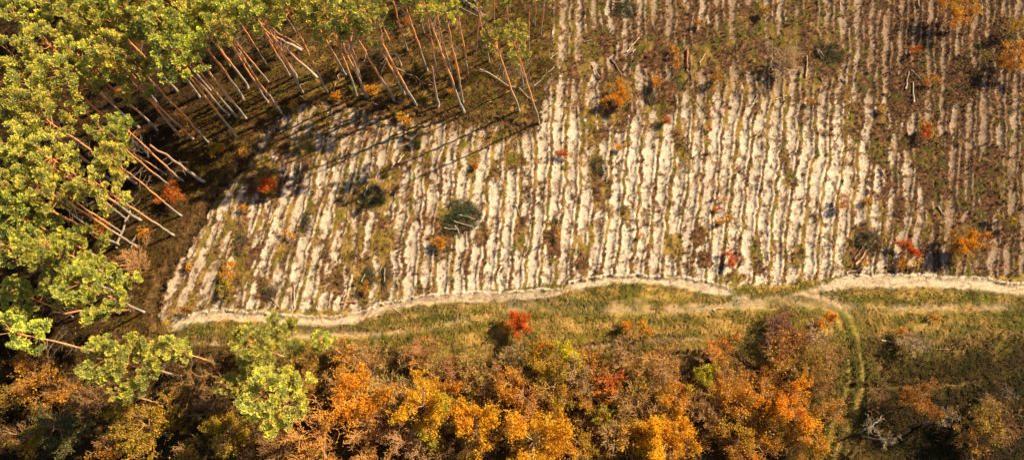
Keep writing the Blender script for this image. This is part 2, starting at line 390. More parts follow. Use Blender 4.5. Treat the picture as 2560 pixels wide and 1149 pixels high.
# ------------------------------------------------------------------ ground cover (uncountable): grass, litter, clods, twigs
rng = np.random.default_rng(7)
def scatter(n, seed):
    r = np.random.default_rng(seed)
    px = r.uniform(-90, 2650, n); py = r.uniform(-60, 1215, n)
    x, y = at(px, py)
    return r, x, y
def blades(name, n, seed, accept, colf, length, width, lift, nb, label, mat, dirf=None, cat='grass'):
    r, x, y = scatter(n, seed)
    s = surface(x, y)
    keep = accept(s, r)
    x = x[keep]; y = y[keep]; h = s['h'][keep]; c = s['c'][keep]; px = s['px'][keep]; py = s['py'][keep]
    s2 = {k: (v[keep] if isinstance(v, np.ndarray) else v) for k, v in s.items()}
    m = len(x)
    col = colf(c, s2, r, m)
    base_dir = dirf(s2, x, y) if dirf is not None else 2 * np.pi * vnoise(x * .5, y * .5, seed) * 2
    V = []; C = []
    for b in range(nb):
        a = base_dir + r.normal(0, .75, m)
        l = length * r.uniform(.55, 1.3, m); w = width * r.uniform(.6, 1.3, m)
        ox = x + r.normal(0, .07, m); oy = y + r.normal(0, .07, m)
        lf = lift * r.uniform(.4, 1.5, m)
        dx = np.cos(a); dy = np.sin(a)
        p0 = np.stack([ox - dy * w / 2, oy + dx * w / 2, h - .01], 1); p1 = np.stack([ox + dy * w / 2, oy - dx * w / 2, h - .01], 1)
        mx = ox + dx * l * .5; my = oy + dy * l * .5
        p2 = np.stack([mx + dy * w * .45, my - dx * w * .45, h + lf], 1); p3 = np.stack([mx - dy * w * .45, my + dx * w * .45, h + lf], 1)
        p4 = np.stack([ox + dx * l, oy + dy * l, h + lf * .75], 1)
        V.append(np.stack([p0, p1, p2, p3, p4], 1)); cc = col * r.uniform(.75, 1.25, m)[:, None]
        C.append(np.repeat(cc[:, None, :], 5, 1))
    V = np.concatenate(V).reshape(-1, 3); C = np.concatenate(C).reshape(-1, 3)
    k = np.arange(len(V) // 5)[:, None] * 5
    me = mesh_np(name, V, [k + np.array([[0, 1, 2, 3]]), k + np.array([[3, 2, 4]])], np.clip(C, 0, .8), False, mat)
    return tag(link(name, me), label, cat, kind='stuff')
def acc_grass(s, r):
    v = r.random(len(s['px']))
    g = (s['sand'] < .25) & (s['kind'] != 2) & (s['brown'] < .6)
    patch = fbm(s['px'] * .02, s['py'] * .025, 51, 3) - np.where(s['fld'], .17, 0)
    v = v + np.where(s['fld'], .12, 0)
    return g & (v < .25 + 1.1 * ss(.35, .65, patch)) & (s['kind'] != 3)
def gcol(c, s, r, m):
    t = r.random(m)
    a = c * 1.25
    a[t < .30] = a[t < .30] * .4 + (STRAW * .7)[None] * (.9 - np.maximum(.78 * s['tb'], .5 * s['fo'] + .35 * s['deep']))[t < .30, None]  # straw tint cut back where forest shade and vignette are painted in
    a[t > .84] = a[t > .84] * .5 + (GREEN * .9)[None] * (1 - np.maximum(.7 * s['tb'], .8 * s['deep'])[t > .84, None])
    return a
def dir_wind(s, x, y):
    return -0.9 + 2.2 * (vnoise(x * .35, y * .35, 60) - .5) + np.where(s['fld'], -.5, 0)
blades('grass', 130000, 101, acc_grass, gcol, .52, .055, .20, 3, 'long straw yellow and olive grass leaning over the rough ground', M_grass, dir_wind)
blades('heather', 60000, 102, lambda s, r: (s['sand'] < .3) & ((s['brown'] > .35) | (s['fo'] > .5) | (s['tb'] > .5)) & (s['kind'] != 2) & (r.random(len(s['px'])) < .7),
       lambda c, s, r, m: np.where((r.random(m) < .35)[:, None], LITTER * .9, np.where((r.random(m) < .5)[:, None], HEATH * 1.4, BROWN * .9)) * (1 - .5 * s['tb'] * ss(1700, 2100, s['px']) - .35 * s['fo'] - .35 * s['deep'])[:, None],  # heather colour darkened for forest shade and lower right vignette
       .26, .07, .22, 3, 'low reddish brown heather and dead bracken', M_grass, None, 'heather')
def leafbits(name, n, seed, accept, cols, size, label, cat='leaves', zup=.02, mat=None):
    r, x, y = scatter(n, seed); s = surface(x, y); keep = accept(s, r)
    x = x[keep]; y = y[keep]; h = s['h'][keep]; m = len(x)
    a = r.uniform(0, 6.283, m); w = size * r.uniform(.5, 1.3, m); tx = r.normal(0, .35, m); ty = r.normal(0, .35, m)
    V = []
    for (u, v) in ((1, 0), (0, .6), (-1, 0), (0, -.6)):
        dx = (np.cos(a) * u - np.sin(a) * v) * w; dy = (np.sin(a) * u + np.cos(a) * v) * w
        V.append(np.stack([x + dx, y + dy, h + zup + np.abs(dx * tx + dy * ty)], 1))
    V = np.stack(V, 1).reshape(-1, 3)
    C = np.array(cols)[r.integers(0, len(cols), m)] * r.uniform(.7, 1.25, m)[:, None]
    me = mesh_np(name, V, [np.arange(m * 4).reshape(-1, 4)], np.repeat(C, 4, 0), False, mat or M_leaf)
    return tag(link(name, me), label, cat, kind='stuff')
def acc_edge(s, r):
    e = fbm(s['px'] * .035, s['py'] * .02, 70, 3)
    return s['fld'] & (r.random(len(s['px'])) < .15 + .8 * ss(.45, .65, e)) & (r.random(len(s['px'])) < 1 - .75 * s['sand'])
leafbits('leaf_litter', 90000, 103, acc_edge, [(.22, .075, .025), (.30, .12, .035), (.14, .055, .025), (.08, .035, .02), (.34, .19, .06)], .085, 'reddish brown dead leaves and roots strewn between the sandy rows')
leafbits('fallen_leaves', 38000, 104, lambda s, r: ~s['fld'] & (s['kind'] != 2) & (fbm(s['px'] * .02, s['py'] * .02, 71, 2) + .25 * r.random(len(s['px'])) > .62),
         [(.50, .24, .03), (.42, .14, .02), (.55, .38, .04), (.2, .09, .02)], .085, 'yellow and orange fallen leaves scattered on the grass')
def clods(name, n, seed, label):
    r, x, y = scatter(n, seed); s = surface(x, y)
    d = np.zeros(len(x)); keep = (s['sand'] > .35) & (s['fld'] | (s['kind'] != 2)) & ((fbm(x * 3, y * 3, 80, 2) > .56)) & (s['kind'] != 3)
    x = x[keep]; y = y[keep]; h = s['h'][keep]; c = s['c'][keep]; m = len(x)
    sz = r.uniform(.03, .105, m)
    base = np.array([(1, 0, 0), (-.5, .87, 0), (-.5, -.87, 0), (.25, .1, .95)])
    V = []
    a = r.uniform(0, 6.28, m)
    for b in base:
        j = r.uniform(.75, 1.25, m)
        V.append(np.stack([x + (np.cos(a) * b[0] - np.sin(a) * b[1]) * sz * j, y + (np.sin(a) * b[0] + np.cos(a) * b[1]) * sz * j, h + b[2] * sz * .8 - .01], 1))
    V = np.stack(V, 1).reshape(-1, 3); k = np.arange(m)[:, None] * 4
    F = np.concatenate([k + np.array([[0, 1, 3]]), k + np.array([[1, 2, 3]]), k + np.array([[2, 0, 3]])])
    C = c * r.uniform(.75, 1.15, m)[:, None]
    return tag(link(name, mesh_np(name, V, [F], np.repeat(C, 4, 0), False, M_ground)), label, 'clods', kind='stuff')
clods('sand_clods', 60000, 105, 'small clods of pale sand along the turned over rows')

# ------------------------------------------------------------------ tubes and branching
REFX = np.array([[1., 0, 0]]); REFZ = np.array([[0, 0, 1.]])
ANG = {k: (np.cos(np.arange(k) * 2 * np.pi / k), np.sin(np.arange(k) * 2 * np.pi / k)) for k in range(3, 13)}
def crs(a, b):
    return np.stack([a[:, 1] * b[:, 2] - a[:, 2] * b[:, 1], a[:, 2] * b[:, 0] - a[:, 0] * b[:, 2], a[:, 0] * b[:, 1] - a[:, 1] * b[:, 0]], 1)
class MB:
    def __init__(s): s.V = []; s.Q = []; s.T = []; s.C = []; s.n = 0
    def tube(s, pts, rad, col, sides=5, col2=None, cap=True):
        pts = np.asarray(pts, float); n = len(pts); rad = np.asarray(rad, float) * np.ones(n)
        d = np.empty_like(pts); d[1:-1] = pts[2:] - pts[:-2]; d[0] = pts[1] - pts[0]; d[-1] = pts[-1] - pts[-2]
        d /= np.sqrt((d * d).sum(1))[:, None] + 1e-9
        m = d[n // 2]; ref = REFX if abs(m[2]) > .85 else REFZ
        u = crs(d, ref); u /= np.sqrt((u * u).sum(1))[:, None] + 1e-9; v = crs(d, u)
        ca, sa = ANG[sides]
        R = pts[:, None] + rad[:, None, None] * (ca[None, :, None] * u[:, None] + sa[None, :, None] * v[:, None])
        s.V.append(R.reshape(-1, 3))
        k = np.arange(n - 1)[:, None] * sides; j = np.arange(sides)[None]; j2 = (np.arange(sides) + 1) % sides
        s.Q.append(np.stack([s.n + k + j, s.n + k + j2, s.n + k + j2 + sides, s.n + k + j + sides], -1).reshape(-1, 4))
        if cap:
            for b in (0, (n - 1) * sides):
                s.T.append(np.stack([np.full(sides - 2, s.n + b), s.n + b + np.arange(1, sides - 1), s.n + b + np.arange(2, sides)], 1))
        col = np.asarray(col, float)
        if col.ndim == 1: C = np.repeat(col[None], n * sides, 0)
        else: C = np.repeat(col, sides, 0)
        s.C.append(C); s.n += n * sides
    def diamonds(s, P, D, L, W, C, r, N=None):
        """flat pointed leaves from P along unit D"""
        m = len(P); q = r.normal(size=(m, 3)) if N is None else N; n = np.cross(D, q); n /= np.linalg.norm(n, axis=1)[:, None] + 1e-9
        L = np.asarray(L)[:, None] if np.ndim(L) else L; W = np.asarray(W)[:, None] if np.ndim(W) else W
        V = np.stack([P, P + D * L * .55 + n * W * .5, P + D * L, P + D * L * .55 - n * W * .5], 1)
        s.V.append(V.reshape(-1, 3)); s.Q.append(s.n + np.arange(m * 4).reshape(-1, 4)); s.C.append(np.repeat(C, 4, 0)); s.n += 4 * m
    def mesh(s, name, mat, smooth=False):
        F = [np.concatenate(s.Q)] if s.Q else []
        if s.T: F.append(np.concatenate(s.T))
        return mesh_np(name, np.concatenate(s.V), F, np.clip(np.concatenate(s.C), 0, .85), smooth, mat)
def wander(p, d, L, n, bend, r, up=0.0):
    x, y, z = map(float, p); a, b, c = map(float, d); q = math.sqrt(a * a + b * b + c * c) + 1e-9; a /= q; b /= q; c /= q
    out = [(x, y, z)]; N = r.normal(0, bend, (n, 3)).tolist(); st = L / n
    for i in range(n):
        a += N[i][0]; b += N[i][1]; c += N[i][2] + up; q = math.sqrt(a * a + b * b + c * c) + 1e-9; a /= q; b /= q; c /= q
        x += a * st; y += b * st; z += c * st; out.append((x, y, z))
    return np.array(out), np.array((a, b, c))
def unit(v): return v / (np.linalg.norm(v, axis=-1, keepdims=True) + 1e-9)

# ------------------------------------------------------------------ Scots pines
GREYB = np.array([.36, .30, .235]); ORB = np.array([.80, .34, .12]); TWIGB = np.array([.20, .12, .075]); DEADB = np.array([.27, .20, .14])
PH = 16.0
def pine_parts(seed, crown_h, width, dense, bowed=.12, offs=0.0):
    """a pine 16 m tall: trunk mesh, bare lower branches, crown"""
    r = np.random.default_rng(seed)
    n = 22; z = np.linspace(0, PH, n)
    ph = r.uniform(0, 6.28); amp = r.uniform(.3, 1) * bowed
    bx = amp * np.sin(z / PH * 2.6 + ph) - amp * math.sin(ph) + np.cumsum(r.normal(0, .035, n)); by = amp * np.cos(z / PH * 2.1 + ph) - amp * math.cos(ph) + np.cumsum(r.normal(0, .035, n))
    bx -= bx[0]; by -= by[0]
    rad = np.interp(z / PH, [0, .03, .5, .85, 1], [.165, .130, .095, .05, .015])
    t = ss(.16, .42, z / PH)[:, None]
    tc = GREYB * (1 - t) + ORB * t
    def axis_at(zz): return np.array([np.interp(zz, z, bx), np.interp(zz, z, by), zz])
    tr = MB(); tr.tube(np.stack([bx, by, z], 1), rad, tc, 8)
    br = tr; cr = MB()
    zc = PH - crown_h
    # dead stubs and thin bare branches below the crown
    for i in range(int(16 + 14 * r.random())):
        zz = r.uniform(zc - 4.6, zc + .6) if r.random() < .85 else r.uniform(2, zc)
        a = r.uniform(0, 6.28); L = r.uniform(.4, 1.9) * (1 if zz > zc - 4 else .45)
        p, d = wander(axis_at(zz), (math.cos(a), math.sin(a), r.uniform(-.15, .35)), L, 4, .16, r)
        br.tube(p, np.linspace(.028, .010, 5), DEADB * r.uniform(.6, 1.1), 4)
        if L > 1.1:
            for q in (2, 3):
                a2 = a + r.choice([-1, 1]) * r.uniform(.5, 1); p2, _ = wander(p[q], (math.cos(a2), math.sin(a2), .1), L * .4, 3, .2, r)
                br.tube(p2, np.linspace(.014, .007, 4), DEADB * .9, 3)
    # live branches carrying upturned pads of needles
    P = []; D = []; Cc = []; Ls = []; NN = []
    nb = int((21 if dense < 1.3 else 34) * (1 if width > 3 else .8))
    for i in range(nb):
        u = (i + r.random()) / nb; zz = zc + u * (crown_h - .5)
        prof = math.sqrt(max(0, 1 - ((u - .42) / .68) ** 2)) * (.75 + .25 * math.sin(5 * u + seed))
        a = i * 2.4 + r.normal(0, .5); L = width * .5 * prof * r.uniform(.65, 1.15) + .25
        p, d = wander(axis_at(zz), (math.cos(a), math.sin(a), .15 + .75 * u), L, 5, .13, r, .04)
        tr.tube(p, np.linspace(.04, .012, 6), ORB * .7, 4, cap=False)
        npad = max(2, int(round(L * (2.1 if dense < 1.3 else 2.4))))
        for j in range(npad):
            f = 1.0 if j == 0 else .40 + .58 * r.random()
            base = np.array([np.interp(f * 5, np.arange(6), p[:, k]) for k in range(3)])
            a2 = a + r.choice([-1, 1]) * r.uniform(.35, 1.2); sl = .15 if j == 0 else r.uniform(.3, .7)
            p2, d2 = wander(base, (math.cos(a2), math.sin(a2), .55), sl, 3, .1, r, .12)
            tr.tube(p2, np.linspace(.018, .008, 4), TWIGB, 3, cap=False)
            # a pad of needles: three or four upturned fingers leaving the twig end
            tone = r.uniform(.70, 1.2); yel = r.uniform(0, 1)
            for g_ in range(int(r.integers(2, 5))):
                fd = unit(d2 + r.normal(0, .55, 3) + np.array([0, 0, .45])); fl = r.uniform(.30, .62) * (1.0 if dense < 1.3 else 1.2); fr = r.uniform(.12, .20) * (1.0 if dense < 1.3 else 1.25)
                ns = int(62 * fl / .5 * fr / .17)
                s0 = r.random((ns, 1)); o = unit(r.normal(size=(ns, 3))); o = unit(o - (o @ fd)[:, None] * fd[None] * .75)
                prof_ = np.sqrt(np.clip(1 - ((s0 - .5) / .62) ** 2, .05, 1))
                pos = p2[-1][None] + fd[None] * s0 * fl + o * fr * prof_ * r.uniform(.6, 1.1, (ns, 1))
                P.append(pos); D.append(unit(fd[None] * .9 + o * .8 + r.normal(0, .25, (ns, 3)))); NN.append(o + r.normal(0, .25, (ns, 3)) + fd[None] * .4)
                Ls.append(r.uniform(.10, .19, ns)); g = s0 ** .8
                cb = np.array([.09, .17, .085])[None] * (1 - g) + g * ((np.array([.48, .48, .08]) * (1 - yel * .8) + np.array([.85, .72, .05]) * yel * .8) * tone)[None]  # teal base holds painted crown shade; shoot tips are truly yellower
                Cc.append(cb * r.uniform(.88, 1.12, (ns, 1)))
    P = np.concatenate(P); D = np.concatenate(D); Ls = np.concatenate(Ls); Cc = np.concatenate(Cc)
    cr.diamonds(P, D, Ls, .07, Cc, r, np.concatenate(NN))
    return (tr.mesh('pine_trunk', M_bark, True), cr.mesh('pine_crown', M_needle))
PINES = {
  'tall': [pine_parts(11 + i, ch, w, dn) for i, (ch, w, dn) in enumerate([(4.4, 3.8, .8), (3.9, 3.4, .75), (5.0, 4.0, .85), (3.7, 3.6, .7), (4.4, 3.3, .8)])],
  'thin': [pine_parts(31 + i, ch, w, dn, .28) for i, (ch, w, dn) in enumerate([(2.8, 2.2, .45), (2.4, 2.0, .4), (3.2, 2.4, .45)])],
  'mid': [pine_parts(71 + i, ch, w, dn, .2) for i, (ch, w, dn) in enumerate([(3.8, 3.0, .6), (3.4, 2.7, .55)])],
  'wide': [pine_parts(51 + i, ch, w, dn) for i, (ch, w, dn) in enumerate([(8.6, 8.4, 2.0), (8.0, 7.6, 1.9), (9.0, 9.0, 2.2)])],
}
pcount = 0
def add_pine(base, tip, label, kind='tall', group=None, h=None, name='pine_tree', rz=None, hmax=18.5, hmin=8):
    """base, tip: photograph pixels of the foot and of the tree top; the height follows from the two"""
    global pcount
    bx, by = at(*base) if base is not None else (None, None)
    if base is None:
        tx, ty = at(tip[0], tip[1], h); bx, by = tx, ty; hh = h
    elif h is None:
        d = ray(*tip); d = d / -d[2]            # point at height z: H-k
        # closest approach of the sight line to the vertical through the foot
        k = (bx * d[0] + by * d[1]) / (d[0] ** 2 + d[1] ** 2)
        hh = float(np.clip(H - k, hmin, hmax)); tx, ty = at(tip[0], tip[1], hh)
    else:
        hh = h; tx, ty = at(tip[0], tip[1], hh)
    z0 = float(gz(bx, by)[0])
    lean = np.array([float(tx - bx), float(ty - by)]); ml = np.linalg.norm(lean)
    if ml > .28 * hh: lean *= .28 * hh / ml
    var = PINES[kind][pcount % len(PINES[kind])]; pcount += 1
    rt = empty(name, (float(bx), float(by), z0 - .05))
    s = hh / PH
    ax = Vector((lean[0], lean[1], hh)).normalized()
    q = Vector((0, 0, 1)).rotation_difference(ax)
    ang = rng.uniform(0, 6.28) if rz is None else rz
    rt.rotation_mode = 'QUATERNION'; rt.rotation_quaternion = q @ Matrix.Rotation(ang, 4, 'Z').to_quaternion()
    fat = rng.uniform(.88, 1.12) * (1.12 if s < .8 else 1)
    rt.scale = (s * fat, s * fat, s)
    for nm, me in zip(('trunk', 'crown'), var): link(nm, me, rt)
    tag(rt, label, 'pine tree', group or 'tall pines of the forest edge')
    return rt

# ------------------------------------------------------------------ broadleaved trees, bushes, bare trees
def broadleaf(seed, h, r0, leaf, bark, cols, dens=1.0, size=.15, mult=1, flat=.8, bare_tips=.0, open_=.45, twigr=.016, lean=(0, 0)):
    r = np.random.default_rng(seed); tr = MB(); tips = []
    stems = mult
    for s_ in range(stems):
        a0 = r.uniform(0, 6.28); sp = (.10 if stems == 1 else .38)
        d = np.array([math.cos(a0) * sp + lean[0] / h, math.sin(a0) * sp + lean[1] / h, 1.0])
        th = h * (.62 if stems == 1 else r.uniform(.5, .7))
        p, dd = wander((r.normal(0, .05) * stems, r.normal(0, .05) * stems, 0), d, th, 7, .07, r)
        rr = (.03 + .016 * h) / math.sqrt(stems) ** .8
        tr.tube(p, np.linspace(rr, rr * .4, 8), bark, 6)
        nb = max(4, int((9 + h * 1.0) / stems ** .5))
        for i in range(nb):
            f = 1.0 - (1 - open_) * (i / nb) ** 1.0 * r.uniform(.8, 1.1) if i > 1 else 1.0
            b0 = np.array([np.interp(f * 7, np.arange(8), p[:, k]) for k in range(3)])
            a = a0 + i * 2.4 + r.normal(0, .35)
            el = r.uniform(.25, .9); L = r0 * (.75 + .42 * math.sin(3 * a + seed) + r.uniform(-.25, .3)) * (.75 if f > .95 else 1)
            p1, d1 = wander(b0, (math.cos(a), math.sin(a), el), L, 6, .14, r, .03)
            tr.tube(p1, np.linspace(rr * .42, .02, 7), bark, 4, cap=False)
            for j in range(int(6 + 2.0 * L)):
                f2 = r.uniform(.22, 1.0); b1 = np.array([np.interp(f2 * 6, np.arange(7), p1[:, k]) for k in range(3)])
                a2 = a + r.choice([-1, 1]) * r.uniform(.3, 1.15); L2 = r.uniform(.25, .55) * r0 * (1.1 - .4 * f2)
                p2, d2 = wander(b1, (math.cos(a2), math.sin(a2), r.uniform(0, .9)), L2, 4, .16, r, .03)
                tr.tube(p2, np.linspace(.024, twigr * .7, 5), bark * 1.05, 3, cap=False)
                for q in range(4):
                    b2 = p2[1 + q]; a3 = a2 + r.normal(0, .9); L3 = r.uniform(.2, .5) * min(1.0, .35 * r0)
                    p3, _ = wander(b2, (math.cos(a3), math.sin(a3), r.uniform(.1, 1)), L3, 2, .2, r)
                    tr.tube(p3, [twigr * .8, twigr * .7, twigr * .5], bark * 1.1, 3, cap=False); tips.append((b2, p3[-1]))
    tm = tr.mesh('tree_limbs', M_bark if h > 3 else M_twig)
    cm = None
    if leaf > 0:
        lf = MB(); T0 = np.array([t[0] for t in tips]); T1 = np.array([t[1] for t in tips])
        # leaves hang in clumps: some twigs are full, some nearly bare
        w = vnoise(T1[:, 0] * 1.1 + seed, T1[:, 1] * 1.1 + T1[:, 2] * .9, seed) ; w = ss(.15, .55, w) * (r.random(len(w)) < .9)
        w = w / (w.sum() + 1e-9)
        n = int(leaf * dens * 1.55); idx = r.choice(len(T0), n, p=w); f = r.random((n, 1))
        P = T0[idx] * (1 - f) + T1[idx] * f + r.normal(0, .10 + .012 * r0, (n, 3))
        D = unit(r.normal(size=(n, 3)) + np.array([0, 0, -.1]))
        cols = np.array(cols); ci = (vnoise(P[:, 0] * .9 + 3, P[:, 1] * .9 + P[:, 2] * .7, seed + 5) * 1.4 - .2 + r.normal(0, .22, n))
        ci = np.clip(ci * len(cols), 0, len(cols) - 1).astype(int)
        C = cols[ci] * r.uniform(.78, 1.2, (n, 1))
        lf.diamonds(P, D, size * r.uniform(.6, 1.25, n), size * .75, C, r)
        cm = lf.mesh('tree_leaves', M_leaf)
    return tm, cm
B_PALE = np.array([.38, .25, .105]); B_TAN = np.array([.33, .185, .075]); B_GREY = np.array([.25, .175, .11]); B_WHITE = np.array([.24, .185, .12]); B_RUST = np.array([.30, .14, .06])
YEL = [(.80, .43, .012), (.84, .50, .015), (.74, .34, .012), (.80, .40, .012)]
GOLD = [(.78, .32, .012), (.82, .42, .012), (.66, .22, .012)]
ORG = [(.78, .34, .015), (.80, .42, .018), (.68, .23, .015)]
RED = [(.66, .12, .012), (.70, .17, .014), (.52, .08, .012)]
LEM = [(.60, .50, .015), (.45, .42, .02), (.66, .50, .015)]
OLV = [(.32, .23, .015), (.50, .32, .015), (.22, .18, .015), (.60, .35, .02)]
DUL = [(.48, .20, .02), (.32, .15, .02), (.60, .29, .02)]
LIME = [(.30, .33, .02), (.24, .27, .02), (.40, .36, .02)]
bseed = 900
def add_tree(px, py, rpx, h, cols, leaf, label, name='autumn_tree', cat='tree', group=None, bark=B_TAN, mult=1, size=.15, open_=.45, base=None, parts=('limbs', 'foliage'), twigr=.016):
    """px, py: centre of the crown in the photograph; rpx: its radius there"""
    global bseed
    bseed += 1; rpx = rpx * (.85 if name == 'bush' and py < 740 else 1)
    zc = h * .66
    cx, cy = at(px, py, zc)
    if base is not None: bx, by = at(*base)
    else: bx, by = cx, cy
    dist = math.sqrt(float(cx) ** 2 + float(cy) ** 2 + (H - zc) ** 2)
    R = rpx * dist / FPX / 1.0
    tm, cm = broadleaf(bseed, h, R * .92, leaf, bark, cols, size=size, mult=mult, open_=open_, twigr=twigr, lean=(float(cx - bx) * 1.2, float(cy - by) * 1.2))
    rt = empty(name, (float(bx), float(by), float(gz(bx, by)[0]) - .04))
    link(parts[0], tm, rt)
    if cm: link(parts[1], cm, rt)
    tag(rt, label, cat, group)
    return rt
def add_log(p, q, rad, col, label, z=.12, name='log', z2=None, group=None, cat='log', nb=0, crook=.03):
    r = np.random.default_rng(int(p[0] * 7 + p[1] * 13) % 99991)
    x1, y1 = at(*p); x2, y2 = at(*q)
    z1 = float(gz(x1, y1)[0]) + z; zz2 = float(gz(x2, y2)[0]) + (z if z2 is None else z2)
    n = 7; t = np.linspace(0, 1, n)
    L = math.hypot(x2 - x1, y2 - y1)
    P = np.stack([x1 + (x2 - x1) * t, y1 + (y2 - y1) * t, z1 + (zz2 - z1) * t], 1)
    P[1:-1] += r.normal(0, crook * L ** .5, (n - 2, 3)) * np.array([1, 1, .3]); P -= P[0] * 0
    o = np.array([x1, y1, z1]); m = MB(); m.tube(P - o, np.linspace(rad, rad * .62, n), np.array(col), 7)
    if nb:
        for i in range(nb):
            f = r.uniform(.35, 1); b = np.array([np.interp(f * (n - 1), np.arange(n), (P - o)[:, k]) for k in range(3)])
            d = (P[-1] - P[0]) / max(L, .1); sd_ = r.choice([-1, 1]); dd = np.array([d[0] - sd_ * d[1] * r.uniform(.5, 1.4), d[1] + sd_ * d[0] * r.uniform(.5, 1.4), r.uniform(0, .5)])
            p2, _ = wander(b, dd, r.uniform(.12, .3) * L + .25, 4, .18, r); m.tube(p2, np.linspace(.028, .009, 5), np.array(col) * .95, 3)
    me = m.mesh(name, M_wood, True)
    rt = link(name, me); rt.location = (float(x1), float(y1), z1)
    return tag(rt, label, cat, group)

